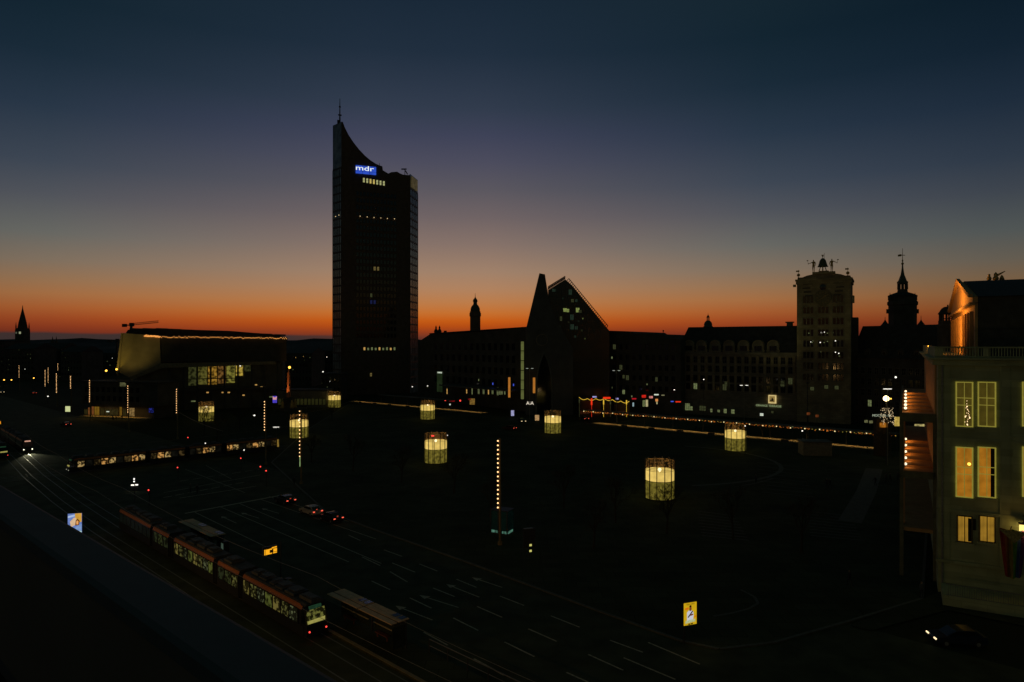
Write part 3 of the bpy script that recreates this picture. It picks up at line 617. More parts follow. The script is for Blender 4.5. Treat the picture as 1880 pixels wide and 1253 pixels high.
for x in (1264, 1287, 1312, 1337.5, 1364, 1391, 1418.5):
    u, z = P(x, 643); o = obj('dormer', dme, K, (u, .5, ze+.5)); obj('window', dpe, o, (0, 0, 0)); obj('arch', dae, o, (0, 0, 0))
xs = [P(1250+13.4*i, 680)[0] for i in range(16)]
windows(K, xs, [16.3, 19.6], 1.3, 2.3, 2, 2, stone, {}, 40); windows(K, xs, [9.6, 12.6], 1.4, 2.2, 2, 1, darkmetal, {(2, 0): win_cool, (6, 0): win_dim, (15, 1): win_dim}, 40)
b = MB()
for i in range(17): u = P(1243.5+13.4*i, 680)[0]; b.box(u-.35, u+.35, -.3, -.02, 9.1, ze-.9)
b.build('pilaster', sand, K)
u, z = P(1449, 600, 6); b = MB(); b.box(-.9, .9, 0, 1.6, -1, 1.1); b.box(-1.3, 1.3, -.2, 1.8, 1.1, 1.5); b.build('chimney', darkstone, RFK, loc=(u, 6, zr_))
# ground-floor shops
for x, y, w, hh, m_ in ((1257, 747, 4.2, 2.6, win_cool), (1268, 750, 1.6, 1.5, win_cool), (1290, 750, 2.4, 1.8, win_dim), (1306, 754, .8, 1.3, win_cool), (1319.5, 755, .9, .9, win_cool), (1331.5, 755, 1.1, 1.6, win_cool), (1345.5, 756, 1.2, 1.6, win_cool),
                     (1398.5, 761.5, 1.2, .9, white_sign), (1418, 757, .8, .8, win_dim), (1436, 705, 1.6, 2.2, win_dim), (1335, 705, 1.8, 1.8, win_dim)):
    u, z = P(x, y); obj('shop_window', win_mesh(w, hh, 3 if w > 2 else 1, 2, m_), K, (u, 0, z-hh/2))
u, z = P(1418.5, 733); m = MB(); m.box(-1.3, 1.3, -.7, -.1, -1.5, 1.4); SQ = m.build('square_sign', lit('square_sign_light', (215, 190, 125), 1.0, .15, 1), K, loc=(u, 0, z))
m = MB(); m.box(-.95, .95, -.74, -.71, -1.1, 1.05); m.build('panel', lit('square_sign_field', (150, 125, 70), .9, .3, 2), SQ)
m = MB(); m.slab([(-.1, .6), (.15, .5), (.45, -.1), (.55, -.9), (.2, -.6), (-.1, -.9), (-.2, -.45), (-.7, -.8), (-.55, -.2), (-.05, -.1)], -.78, -.75); m.build('emblem', darkmetal, SQ)
u, z = P(1411.5, 745); text('ORANGE TERRASSE', 1.0, lit('shop_letter_light', (130, 145, 105), .95), K, (u, -.4, z-.4), ext=.05)
m = MB(); m.lathe([(.75, 0), (.75, .1)], n=16); 
# gilded dome tower behind the dormered house
p = AT(1300, 604, 420); sc_ = 420/F
t = thing('domed_tower', 'small domed lantern tower peeping over the dormered house roof', 'tower', (p.x, p.y, 0))
b = MB(); b.lathe([(2.5, 0), (2.5, p.z+1)], n=8); b.build('shaft', darkstone, t)
b = MB(); zb = p.z+1; b.lathe([(2.9, zb), (2.9, zb+.5), (2.5, zb+.6), (2.55, zb+1.8), (2.1, zb+3), (1.2, zb+3.9), (.9, zb+4.1)], n=12); b.build('dome', patina, t, smooth=True)
b = MB(); zb += 4.1; 
for k in range(6): a_ = R(60*k); b.tube((.75*math.cos(a_), .75*math.sin(a_), zb), (.75*math.cos(a_), .75*math.sin(a_), zb+1.8), .13, n=5)
b.lathe([(1.0, zb+1.8), (.95, zb+2.2), (.5, zb+2.9), (.1, zb+3.6), (.05, zb+4.6)], n=10); b.build('lantern', darkstone, t)
# old town tower far behind the university block
p = AT(872.5, 612, 620); k = 620/F
t = thing('town_hall_tower', 'distant round stone tower with domed top between high-rise and spire', 'tower', (p.x, p.y, 0))
b = MB(); b.lathe([(9.5*k, 0), (9.5*k, p.z+30*k), (10.6*k, p.z+31*k), (10.6*k, p.z+37*k), (9.7*k, p.z+37*k), (9.7*k, p.z+40*k)], n=16); b.build('shaft', mat('tower_stone', (.2, .14, .1), .9, scale=.1), t)
b = MB(); z = p.z+40*k; b.lathe([(8.6*k, z), (8.8*k, z+2*k), (8.2*k, z+6*k), (6.3*k, z+10*k), (4.4*k, z+12*k), (3.6*k, z+13*k), (3.4*k, z+17*k), (4.6*k, z+18.5*k), (3.4*k, z+22*k), (1.2*k, z+24.5*k), (.5*k, z+27*k), (.15*k, z+34*k)], n=16); b.build('dome', patina, t, smooth=True)
for kk in range(5):
    a_ = R(-130+20*kk); b = MB(); b.box(-.6, .6, -.2, .2, 0, 2.6); o = b.build('window', dark_glass, t, loc=(9.7*k*math.cos(a_), 9.7*k*math.sin(a_), p.z+31.5*k), rz=a_+R(90))

# ---------------------------------------------------------------- stone clock high-rise with bell ringers
fr = Front(1463, 234, 1562, 226); KT = FB('clock_tower_house', 'olive-lit stone high-rise with clock and bronze bell ringers on top', fr); P = fr.fp
zt = P(1463, 517)[1]; w = fr.w
b = MB(); b.box(0, w, 0, 14, 0, zt); b.build('wall', sand, KT)
b = MB(); b.box(-.5, w+.5, -.6, 14.5, zt, zt+.6); b.box(-.3, w+.3, -.35, 14.3, zt-1.0, zt-.02); b.box(-1.2, -.31, -.3, .6, zt-1.9, zt-1.1); b.box(w+.31, w+1.0, -.2, 3, zt-7.8, zt-5.4); b.box(.2, w-.2, .2, 13.8, zt+.6, zt+1.3)
b.slab([(1.5, zt+1.3), (w-1.5, zt+1.3), (w-3, zt+1.9), (w-4.6, zt+2.2), (4.6, zt+2.2), (3, zt+1.9)], 1, 12); b.box(4.8, w-4.8, .6, 3.4, zt+2.2, zt+3.0); b.box(w*.5-1.5, w*.5+1.5, .5, 3.6, zt+3.0, zt+3.3); b.build('cornice', sand, KT)
trips = [P(1484, 600)[0], P(1511.5, 600)[0], P(1539, 600)[0]]
tw = MB(); 
for i in (-1, 0, 1): tw.box(i*1.15-.4, i*1.15+.4, -.04, .02, 0, 2.1, 0)
for i in (-1.5, -.5, .5, 1.5): tw.box(i*1.15-.12, i*1.15+.12, -.16, .02, -.1, 2.25, 1)
tw.box(-1.9, 1.9, -.3, .02, -.3, -.1, 1); tw.box(-1.85, 1.85, -.2, .02, 2.25, 2.4, 1); twm = tw.mesh('window', [dark_glass, stone])
for j, y in enumerate((549.5, 569, 590, 611, 631, 652, 672, 693)):
    for i, u in enumerate(trips):
        if j == 0 and i == 1: continue
        z = P(1511, y)[1]-1.1; obj('window', twm, KT, (u, 0, z))
for x, y in ((1534, 627), (1488, 629), (1493, 627), (1506, 630), (1513, 630), (1519, 628), (1508, 612), (1514, 611), (1519, 613), (1485, 613), (1507, 647), (1534, 648), (1540, 650), (1541, 655), (1491, 630), (1529, 612)):
    u, z = P(x, y); m = MB(); m.box(-.16, .16, -.05, .02, 0, .3); obj('ceiling_lamp', m.mesh('ceiling_lamp', win_cool if x % 2 else bulb_white), KT, (u, -.02, z))
for x, y in ((1517, 711), (1536, 712), (1491, 714)): lamps_px(KT, fr, [(x, y)], 'window', win_dim, 1.2, 1.2)
u, z = P(1511, 547); b = MB(); b.lathe([(2.7, -.2), (2.7, .2), (2.2, .25), (2.2, .12), (0, .12)], n=28); CK = b.build('clock', mat('clock_stone', (.2, .17, .1), .7), KT, loc=(u, -.25, z)); CK.rotation_euler = (R(90), 0, 0)
b = MB()
for k in range(12): t = R(30*k); b.tube((1.55*math.cos(t), 1.55*math.sin(t), .3), (2.0*math.cos(t), 2.0*math.sin(t), .3), .08, n=4)
b.tube((-1.2, -.75, .34), (1.1, .7, .34), .09, n=4); b.tube((0, 0, .36), (.9, .75, .36), .12, n=4); b.build('hand', bronze, CK)
b = MB(); b.lathe([(1.0, -.1), (1.0, .25), (0, .3)], n=18); o = b.build('moon_dial', dark_glass, KT, loc=(u, -.2, P(1511, 528)[1])); o.rotation_euler = (R(90), 0, 0)
b = MB()
for sx in (-1, 1):
    for k in range(3): b.box(u+sx*(3.2+.4*k)-(.0 if sx > 0 else 2.4), u+sx*(3.2+.4*k)+(2.4 if sx > 0 else 0), -.22, -.02, z+.6+1.3*k, z+1.0+1.3*k)
    b.box(u+sx*4.6-1.5, u+sx*4.6+1.5, -.25, -.02, z+4.7, z+5.2); b.build('relief', darkstone, KT); b = MB()
for x, y0, sx in ((1466, 514, 1), (1556.5, 501, 1)):
    uu, z0 = P(x, y0, 1); b = MB(); zz = zt+.7; b.tube((0, 0, 0), (0, 0, 1.0), .25, .15); b.ball((0, 0, 1.6), .55, 8); b.tube((0, 0, 2.1), (0, 0, 3.4), .07); b.box(-.8, .3, -.05, .05, 2.7, 3.2)
    b.build('finial', bronze, KT, loc=(min(max(uu, .4), w-.6), 1, zt+.6))
b = MB(); b.box(w-.05+.05, w+1.9, 6, 13, 0, P(1568, 583, 6)[1]); b.build('annex', darkstone, KT)

# people and statues share one skeleton builder
def figure_mesh(name, joints, edges, mats, pick, sub=1):
    me = bpy.data.meshes.new(name+'_frame'); names = list(joints); me.from_pydata([joints[n][0] for n in names], [(names.index(a), names.index(b)) for a, b in edges], [])
    o = bpy.data.objects.new('tmp', me); C.objects.link(o); o.modifiers.new('s', 'SKIN'); 
    for i, n in enumerate(names):
        r = joints[n][1]; me.skin_vertices[0].data[i].radius = (r, r)
    me.skin_vertices[0].data[0].use_root = True
    m2 = o.modifiers.new('u', 'SUBSURF'); m2.levels = m2.render_levels = sub
    dg = bpy.context.evaluated_depsgraph_get(); dg.update(); r = bpy.data.meshes.new_from_object(o.evaluated_get(dg)); bpy.data.objects.remove(o)
    r.name = name; r.materials.clear()
    for m in mats: r.materials.append(m)
    for p in r.polygons: p.material_index = pick(p.center); p.use_smooth = True
    return r
def human(stride=.25, armL=(.12, .05), armR=(-.12, .05), handL=None, handR=None):
    J = {'pelvis': ((0, 0, .95), .14), 'waist': ((0, 0, 1.1), .125), 'chest': ((0, 0, 1.34), .15), 'neck': ((0, 0, 1.5), .06), 'chin': ((0, -.03, 1.58), .075), 'head': ((0, 0, 1.68), .095), 'crown': ((0, .01, 1.76), .07), 'nose': ((0, -.105, 1.655), .02)}
    Eg = [('pelvis', 'waist'), ('waist', 'chest'), ('chest', 'neck'), ('neck', 'chin'), ('chin', 'head'), ('head', 'crown'), ('head', 'nose')]
    for s, sg, f, hd in (('L', 1, 1, handL), ('R', -1, -1, handR)):
        J['hip'+s] = ((.1*sg, 0, .9), .095); J['knee'+s] = ((.11*sg, -stride*f*.6-.03, .5), .062); J['ankle'+s] = ((.11*sg, -stride*f+.04, .09), .042); J['toe'+s] = ((.12*sg, -stride*f-.13, .04), .035)
        J['sh'+s] = ((.19*sg, 0, 1.43), .062); 
        el = (.25*sg, stride*f*.5, 1.16); h = hd or (.24*sg, stride*f*.8-.12, .92)
        if hd: el = ((.19*sg+h[0])/2+.06*sg, h[1]/2+.04, (1.43+h[2])/2-.06)
        J['el'+s] = (el, .045); J['wr'+s] = (h, .03)
        d = (Vector(h)-Vector(el)).normalized(); hp = Vector(h)+d*.08; J['palm'+s] = (tuple(hp), .032)
        Eg += [('pelvis', 'hip'+s), ('hip'+s, 'knee'+s), ('knee'+s, 'ankle'+s), ('ankle'+s, 'toe'+s), ('chest', 'sh'+s), ('sh'+s, 'el'+s), ('el'+s, 'wr'+s), ('wr'+s, 'palm'+s)]
        sd = d.cross(Vector((1, 0, 0)) if abs(d.x) < .8 else Vector((0, 0, 1))).normalized()
        for i, (o_, ln) in enumerate(((-.027, .07), (-.009, .085), (.009, .08), (.027, .06))):
            J['f%s%d' % (s, i)] = (tuple(hp+sd*o_+d*ln+Vector((-.015*sg, 0, 0))), .009); Eg.append(('palm'+s, 'f%s%d' % (s, i)))
        J['th'+s] = (tuple(Vector(h)+d*.07-sd*.055), .011); Eg.append(('wr'+s, 'th'+s))
    return J, Eg
coat = mat('dark_coat', (.03, .03, .035), .9); trousers = mat('dark_trousers', (.02, .022, .03), .9); skin = mat('skin', (.35, .22, .15), .6); hair = mat('hair', (.03, .02, .015), .8); jacket = mat('grey_jacket', (.10, .10, .10), .9)
def pk(c): return 2 if c.z > 1.52 and not (c.z > 1.70 or c.y > .03) else 3 if c.z > 1.6 else 1 if c.z < .88 and abs(c.x) < .2 else 0
J1, E1 = human(.28); walk = figure_mesh('person', J1, E1, [coat, trousers, skin, hair], pk)
J2, E2 = human(.04); stand = figure_mesh('person', J2, E2, [jacket, trousers, skin, hair], pk)
J3, E3 = human(.05, handR=(-.5, -.35, 1.25), handL=(.3, -.1, 1.0)); ring1 = figure_mesh('bell_ringer', J3, E3, [bronze], lambda c: 0)
zr_ = zt+2.95
for x, me, lab, rz in ((1493.5, ring1, 'bronze bell ringer statue standing left of the tower bell', R(-20)), (1527, ring1, 'bronze bell ringer statue swinging its hammer right of the tower bell', R(160))):
    u = P(x, 500, 1.8)[0]; p = fr.world(u, 2, zr_); o = tag(obj('statue', me), lab, 'statue', 'bell ringer statues'); place(o, p, fr.a+rz, s=2.5)
    hm = MB(); hm.tube((-.52, -.42, 1.1), (-.56, -.55, 1.62), .018); hm.box(-.66, -.48, -.63, -.5, 1.58, 1.68); hm.build('hammer', bronze, o)
u = P(1510.5, 500, 1.8)[0]; p = fr.world(u, 2, zr_+.3)
BL = thing('bell', 'green bell on a three-legged frame between the two bronze ringers', 'bell', p, fr.a)
b = MB(); b.lathe([(1.75, 1.5), (1.45, 1.9), (1.2, 2.8), (.95, 3.7), (.5, 4.3), (.1, 4.5)], n=14); b.build('bell_body', patina, BL, smooth=True)
b = MB(); 
for a_ in (-150, -90, -30, 90): b.tube((1.35*math.cos(R(a_)), .8*math.sin(R(a_)), 0), (.4*math.cos(R(a_)), .4*math.sin(R(a_)), 2.6), .16, .1)
b.build('frame', patina, BL)
b = MB(); b.tube((0, 0, 4.4), (0, 0, 5.2), .1); b.ball((0, 0, 5.2), .3, 6); b.tube((.5, 0, 4.2), (.5, 0, 6.2), .05); b.box(-.5, .3, -.06, .06, 5.4, 5.6); b.build('finial', bronze, BL)
light('SPOT', 'floodlight_beam', fr.world(w*.35, -26, 15), 900, (.95, 1, .40), None, fr.world(w*.5, 0, 47), .5, 70)
fl = thing('added_flood_mast', 'thin added mast carrying the dim floodlight before the clock high-rise', 'added floodlight mast', fr.world(w*.35, -26, 0)); b = MB(); b.tube((0, 0, 0), (0, 0, 14.8), .14, .09); b.build('post', darkmetal, fl)  # mast added to carry the beams on clock house and dormers
b = MB(); b.box(-.3, .3, -.35, .1, 14.6, 14.95); b.build('lamp_head', darkmetal, fl)
light('SPOT', 'floodlight_beam', fr.world(w*.35-1, -26, 15.2), 1000, (1, .95, .40), None, fr.world(-8, 2, 29), .5, 40)

# ---------------------------------------------------------------- dark blocks and church towers right of the clock house
fr = Front(1564, 232, 1730, 205); BK = FB('gabled_block', 'dark old block with many faint windows right of the clock high-rise', fr); P = fr.fp
b = MB(); b.box(0, fr.w, 0, 18, 0, 22); b.build('wall', darkstone, BK)
z1 = P(1640, 598, 6)[1]; b = MB(); b.add([(-.3, -.4, 22), (fr.w, -.4, 22), (fr.w, 18, 22), (-.3, 18, 22), (-.3, 6, z1), (fr.w, 6, z1), (fr.w, 12, z1), (-.3, 12, z1)], [(0, 1, 5, 4), (1, 2, 6, 5), (2, 3, 7, 6), (3, 0, 4, 7), (4, 5, 6, 7)]); b.build('roof', roofm, BK)
xs = [P(1572+12.5*i, 690)[0] for i in range(11)]; windows(BK, xs, [6, 9.6, 13.2, 16.8], 1.3, 2.1, 2, 2, stone, {(2, 0): win_cool}, 60)
for x in (1592, 1622, 1652, 1682): 
    u, z = P(x, 642); m = MB(); m.slab([(-1.2, 0), (1.2, 0), (1.2, 2), (0, 3), (-1.2, 2)], 0, 4); o = m.build('dormer', darkstone, BK, loc=(u, .3, 22.3)); obj('window', win_mesh(1.0, 1.4, 2, 1, None, stone), o, (0, 0, .4))
def px_lathe(t, cx, Y, rows, m, name, n=8, rot=0, smooth=False, pos=None):
    k = Y/F; b = MB(); b.lathe([(max(r*k, .02), CH-(y-YH)*k) for y, r in rows], n=n, rot=rot); return b.build(name, m, t, smooth=smooth)
Yc = 320; p = AT(1657, 630, Yc); CTW = thing('church_tower', 'octagonal church tower with lantern, slim spire and weathervane', 'church', (p.x, p.y, 0))
px_lathe(CTW, 0, Yc, [(735, 23), (600, 23), (562, 23.2), (560, 25), (555, 25), (553, 23), (546, 23)], darkstone, 'shaft', 8, R(22))
px_lathe(CTW, 0, Yc, [(546, 24), (543, 24), (540, 18), (537, 9.5)], roofm, 'roof', 8, R(22))
LN = px_lathe(CTW, 0, Yc, [(537, 8.5), (534, 8.5), (534, 8), (531.5, 8)], darkstone, 'lantern', 8, R(22))
k = Yc/F; b = MB()
for i in range(8): t = R(22+45*i); b.tube((7.4*k*math.cos(t), 7.4*k*math.sin(t), CH+98*k), (7.2*k*math.cos(t), 7.2*k*math.sin(t), CH+108*k), .42, n=5)
b.build('column', darkstone, LN)
px_lathe(CTW, 0, Yc, [(522, 8.6), (518, 9.2), (516, 7), (510, 5), (505, 3.2), (500, 2.4), (493, 1.5), (486, 1.1)], patina, 'spire', 8, R(22))
px_lathe(CTW, 0, Yc, [(487, .7), (485.5, 2.2), (483.5, 2.2), (482, .6), (479, 1.5), (477, .6), (472, .5), (456, .3)], bronze, 'finial', 8)
b = MB(); b.box(-8.5*k, 4.5*k, -.1, .1, CH+160.5*k, CH+161.5*k); b.slab([(-8.5*k, CH+158.6*k), (-3*k, CH+159*k), (-1*k, CH+161*k), (-3*k, CH+163*k), (-8*k, CH+162*k)], -.12, .12); b.build('weathervane', bronze, CTW)
for sx in (-1, 1):
    for yy, r in ((548, 24), (572, 27)): b = MB(); x = sx*r*k; b.box(min(0, sx)*.0+x-.5, x+.5, -.5, .5, CH+(630-yy-4)*k, CH+(630-yy+4)*k); b.build('balcony_corner', darkstone, CTW)
    b = MB(); b.tube((sx*23*k, 0, CH+84*k), (sx*23*k, 0, CH+92*k), .25, .1); b.build('pinnacle', darkstone, CTW)
for x, yt in ((1625, 582), (1691, 580)):
    p = AT(x, 630, 262); q = 262/F; t = thing('turret', 'small tent-roofed turret with a spike '+('left' if x < 1650 else 'right')+' of the big church tower', 'turret', (p.x, p.y, 0), 0, 'corner turrets')
    b = MB(); b.lathe([(8*q, 20), (8*q, CH+30*q)], n=8); b.build('wall', darkstone, t)
    b = MB(); b.lathe([(10*q, CH+30*q), (6*q, CH+34*q), (3*q, CH+38*q), (1.2*q, CH+41*q), (.5*q, CH+43*q), (.3*q, CH+(630-yt)*q)], n=8); b.build('roof', roofm, t)
p = AT(1740, 630, 190); q = 190/F; t = thing('belvedere_tower', 'square turret with an open domed belvedere beside the opera pediment', 'tower', (p.x, p.y, 0))
b = MB(); b.lathe([(17*q, 0), (17*q, CH+28*q), (18.5*q, CH+29*q), (18.5*q, CH+34*q), (15*q, CH+34.5*q), (15*q, CH+41*q)], n=12); b.build('shaft', darkstone, t)
b = MB()
for i in range(8): a_ = R(22+45*i); b.tube((12.5*q*math.cos(a_), 12.5*q*math.sin(a_), CH+41*q), (12.5*q*math.cos(a_), 12.5*q*math.sin(a_), CH+53*q), .28, n=6)
b.lathe([(13.5*q, CH+44*q), (13.5*q, CH+45*q)], n=12); b.build('column', darkstone, t)
b = MB(); b.lathe([(15.5*q, CH+52.5*q), (15.5*q, CH+54*q), (13.5*q, CH+57*q), (10*q, CH+63*q), (6*q, CH+66*q), (1*q, CH+67*q), (.2, CH+70*q)], n=12); b.build('dome', roofm, t)

# ---------------------------------------------------------------- opera house at the right
fr = Front(1722, 74, 1880, a=R(-30)); OP = FB('opera_house', 'opera house with tall lit curtained windows and orange-lit pediment', fr); P = fr.fp
WL = 60; zr_ = 25.2
b = MB(); b.box(0, WL, 0, 60, 0, zr_-.02); b.build('wall', greenplaster, OP)
b = MB(); b.box(-.9, WL, -.95, 60.9, zr_, zr_+.22); b.box(-.45, WL, -.5, 60.4, zr_-.6, zr_-.03); b.box(-.12, WL, -.14, -.02, zr_-2.2, zr_-1.95); b.box(-.12, WL, -.16, -.02, P(1770, 808)[1]-.1, P(1770, 808)[1]+.25)
b.box(-.12, WL, -.16, -.02, P(1770, 797)[1]-.1, P(1770, 797)[1]+.05); b.box(-.12, WL, -.18, -.02, P(1770, 940)[1]-.15, P(1770, 940)[1]+.15); b.box(-.2, WL, -.35, -.02, 3.4, 3.7); b.build('cornice', greenplaster, OP)
b = MB(); b.box(0, WL, -.3, -.05, zr_+.23, zr_+.4); b.box(0, WL, -.34, 0, zr_+1.25, zr_+1.4); b.box(-.3, 0, -.3, 60, zr_+.23, zr_+1.4)
for i in range(WL*4):
    x = .12+i*.25
    if i % 16 < 2: b.box(x-.1, x+.13, -.33, -.02, zr_+.4, zr_+1.25)
    else: b.tube((x, -.17, zr_+.4), (x, -.17, zr_+1.25), .055, n=4)
b.build('balustrade', greenplaster, OP)
b = MB(); x = P(1730, 900)[0]; b.tube((x, -.22, 0), (x, -.22, zr_-.6), .09, n=8); b.build('downpipe', greymetal, OP)
b = MB()
for x in (3.6-.0, 8.0, 12.6): pass
ux = P(1845, 760)[0]
for x0 in (ux, P(1735, 800)[0]): b.box(x0-.45, x0+.45, -.12, -.02, 3.7, zr_-.62)
b.build('pilaster', greenplaster, OP)
frm_m = lit('window_frame_glow', (142, 132, 52), .85, .15, 2); cur1 = stripes('curtain_upper', (52, 46, 12), (90, 76, 22), 3.2, .9); cur2 = stripes('curtain_amber', (140, 88, 16), (196, 128, 34), 3.2, .95); cur3 = stripes('curtain_low', (130, 96, 26), (176, 132, 44), 2.6, .9)  # frames given a glow in place of the window light falling on them
def op_window(x0, x1, y0, y1, cur, rows, fm, par=OP, dark=0):
    u0, zt_ = P(x0, y0); u1, _ = P(x1, y0); zb = P(x0, y1)[1]; w_ = u1-u0; hh = zt_-zb
    a_ = MB(); a_.box(0, w_, -.04, .02, 0, hh); o = a_.build('window', mat('window_recess', (.1, .1, .06), .8), par, loc=(u0, 0, zb))
    m = MB(); m.box(.06, w_-.06, -.07, -.045, .06, hh-.06); m.build('curtain', cur, o)
    if dark: m = MB(); m.box(w_*dark, w_-.07, -.1, -.072, .1, hh-.1); m.build('drape', mat('dark_drape', (.03, .022, .01), .9), o)
    m = MB(); m.box(-.06, .07, -.16, -.045, 0, hh); m.box(w_-.07, w_+.06, -.16, -.045, 0, hh); m.box(.07, w_-.07, -.16, -.045, 0, .1); m.box(.07, w_-.07, -.16, -.045, hh-.1, hh)
    m.box(w_/2-.03, w_/2+.03, -.13, -.072, .1, hh-.1)
    for f in rows: m.box(.07, w_-.07, -.135, -.073, hh*f-.035, hh*f+.035)
    m.build('frame', fm, o); m = MB(); m.box(-.2, w_+.2, -.3, -.02, -.22, -.02); m.build('sill', greenplaster, o); return o
for k in range(6):
    dx = 0 if k == 0 else 116*k+ (k*k*6)
    for n_, (x0, x1) in enumerate(((1755.5, 1785.5), (1796, 1827.5))):
        if k: x0 += dx; x1 += dx+4*k
        W1 = op_window(x0, x1, 701, 783, cur1, (.48, .64), frm_m)
        W2 = op_window(x0, x1, 820, 912, cur2, (.46, .60), frm_m, dark=.72 if n_ else 0)
        W3 = op_window(x0+2, x1-1, 945.5, 994, cur3, (), mat('brown_frame', (.12, .09, .04), .7))
        if k == 0 and n_ == 0:
            m = MB(); random.seed(3)
            for i in range(26): f = random.random(); m.ball((.95+.75*f*random.uniform(-.6, .9)*.6, -.12, .2+2.6*(1-f)), .035 if i % 5 else .06, 5)
            o_ = m.build('tree_lights', bulb_warm, W1); o_['kind'] = 'stuff'; m = MB(); m.ball((1.15, -.12, 3.6), .16, 8); m.build('ceiling_lamp', lampglow, W2)
            m = MB(); m.box(.95, 1.25, -.1, -.072, .15, 2.6); m.box(1.0, 1.65, -.1, -.072, 1.4, 2.6); m.build('blind', mat('dark_blind', (.02, .02, .015), .9), W3)
# wall lantern and flag by the side door
u, z = P(1876, 970); m = MB(); m.box(-.35, .35, -.9, -.3, -.55, .55); LT = m.build('wall_lantern', lit('lantern_hot', (255, 215, 120), 1.6, 0, 1), OP, loc=(u+.1, 0, z))
m = MB(); m.box(-.45, .45, -1.0, -.2, .55, .65); m.box(-.45, .45, -1.0, -.2, -.65, -.55); m.box(-.08, .08, -.2, 0, -.1, .1); m.build('frame', darkmetal, LT)
light('POINT', 'lamp_light', (u+.1, -1.5, z), 30, (1, .55, .12), OP, size=.2)
fp_ = fr.world(P(1856, 1000)[0], -1.5, P(1856, 967)[1]); 
FLG = thing('flag', 'rainbow flag hanging from a pole beside the glowing wall lantern', 'flag', fp_, fr.a)
cols = [(.30, .03, .02), (.32, .10, .02), (.30, .24, .03), (.10, .26, .04), (.03, .08, .28), (.10, .03, .16)]
fm = [mat('flag_cloth_%d' % i, c, .8) for i, c in enumerate(cols)]; b = MB(); hgt = P(1856, 967)[1]-P(1856, 1055)[1]
for i in range(12):
    for j in range(10):
        def pt(i, j): f = i/12; g = j/10; wd = 1.35*(1-.42*g); return ((f-.5)*wd*1.7, .22*math.sin(i*1.35+j*.3)-.15*g, -hgt*g*(1-.12*abs(f-.45)))
        b.add([pt(i, j), pt(i+1, j), pt(i+1, j+1), pt(i, j+1)], [(0, 1, 2, 3)], i//2)
b.build('cloth', fm, FLG)
b = MB(); b.slab([(-1.2, 0), (1.2, 0), (.1, -1.25)], -.42, -.32); b.build('chevron', mat('flag_chevron', (.34, .28, .10), .8, scale=6, var=.5), FLG)
b = MB(); b.tube((-.1, 1.5, -.6), (-.2, -.8, .5), .05); b.build('pole', darkmetal, FLG)
# loggia: two open floors lit by amber floor lamps
lg = 3.4; zf1, zf2 = 12.2, 18.85
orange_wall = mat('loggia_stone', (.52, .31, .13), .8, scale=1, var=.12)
b = MB(); b.box(-lg, -.02, 4, 54, zf2-.5, zf2); b.box(-lg, -.02, 4, 54, zf1-.5, zf1); b.box(-lg, -.02, 4, 54, 5.3, 5.7)
L0 = b.build('loggia', orange_wall, OP)
b = MB(); b.box(-lg-.25, -lg, 4, 54, zf2-.7, zf2+.55); b.box(-lg-.25, -lg, 4, 54, zf1-.6, zf1+.4); b.box(-lg-.25, -.05, 3.7, 4, zf2-.9, zf2+.06); b.box(-lg-.25, -.05, 3.7, 4, zf1-.7, zf1+.05); b.box(-lg-.25, -lg+.15, 3.7, 4, 0, zf2-.9); b.box(-.35, -.05, 3.7, 4, 0, zf2-.9); b.build('edge_beam', mat('beam_stone', (.16, .16, .10), .85), L0)
cme = MB(); cme.box(-.16, .16, -.25, .25, 0, zf2-zf1-.8); cm1 = cme.mesh('column', orange_wall)
for i in range(9): obj('column', cm1, L0, (-lg+.12, 6+6*i, zf1)); obj('column', cm1, L0, (-lg+.12, 6+6*i, 5.75))
b = MB(); b.box(-.18, -.03, 4, 54, zf1, zf2-.55); b.box(-.18, -.03, 4, 54, zf2, zr_-.7); b.build('facade_facing', orange_wall, L0)
bl = MB(); bl.ball((0, 0, 0), .17, 6); blm = bl.mesh('floor_lamp', lit('loggia_lamp', (255, 225, 180), 2.0))
rb = MB(); rb.box(-lg+.5, -.2, -.12, .12, 0, .18); rbm = rb.mesh('light_stripe_rib', orange_wall)  # low ribs made up so the lamp light shows as stripes
for lev, n0, st, z in ((1, 6, 4.6, zf2), (2, 5, 4.6, zf1)):
    for i in range(n0):
        yy = 6.5+st*i*(1+.08*i); obj('floor_lamp', blm, L0, (-lg+.35, yy, z+.42)); obj('light_stripe_rib', rbm, L0, (0, yy+.9, z))
        light('POINT', 'lamp_light', (-lg+.6, yy, z+.5), 9+5*i, (1, .36, .055), OP, size=.12)
m = MB(); m.box(-lg+.8, -.6, 58, 58.3, zf1+.5, zf1+3.5)
# pedimented upper part
x0, y0, y1 = 4.3, 9.4, 53.5; ze, za = 32.4, 35.6
ym = (y0+y1)/2
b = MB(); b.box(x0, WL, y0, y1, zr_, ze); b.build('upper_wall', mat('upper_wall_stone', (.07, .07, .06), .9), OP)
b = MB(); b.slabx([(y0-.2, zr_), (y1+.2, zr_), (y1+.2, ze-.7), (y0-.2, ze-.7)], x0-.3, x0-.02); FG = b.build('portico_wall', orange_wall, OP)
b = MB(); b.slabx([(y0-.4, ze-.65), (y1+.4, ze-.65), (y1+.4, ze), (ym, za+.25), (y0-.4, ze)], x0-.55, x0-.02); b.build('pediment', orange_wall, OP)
b = MB(); b.slabx([(y0-.9, ze-.1), (y0-.9, ze+.3), (ym, za+.75), (y1+.9, ze+.3), (y1+.9, ze-.1), (ym, za+.3)], x0-1.0, x0-.56); b.slabx([(y0-.7, ze-.95), (y1+.7, ze-.95), (y1+.7, ze-.66), (y0-.7, ze-.66)], x0-.9, x0-.32); b.build('gable_cornice', orange_wall, OP)
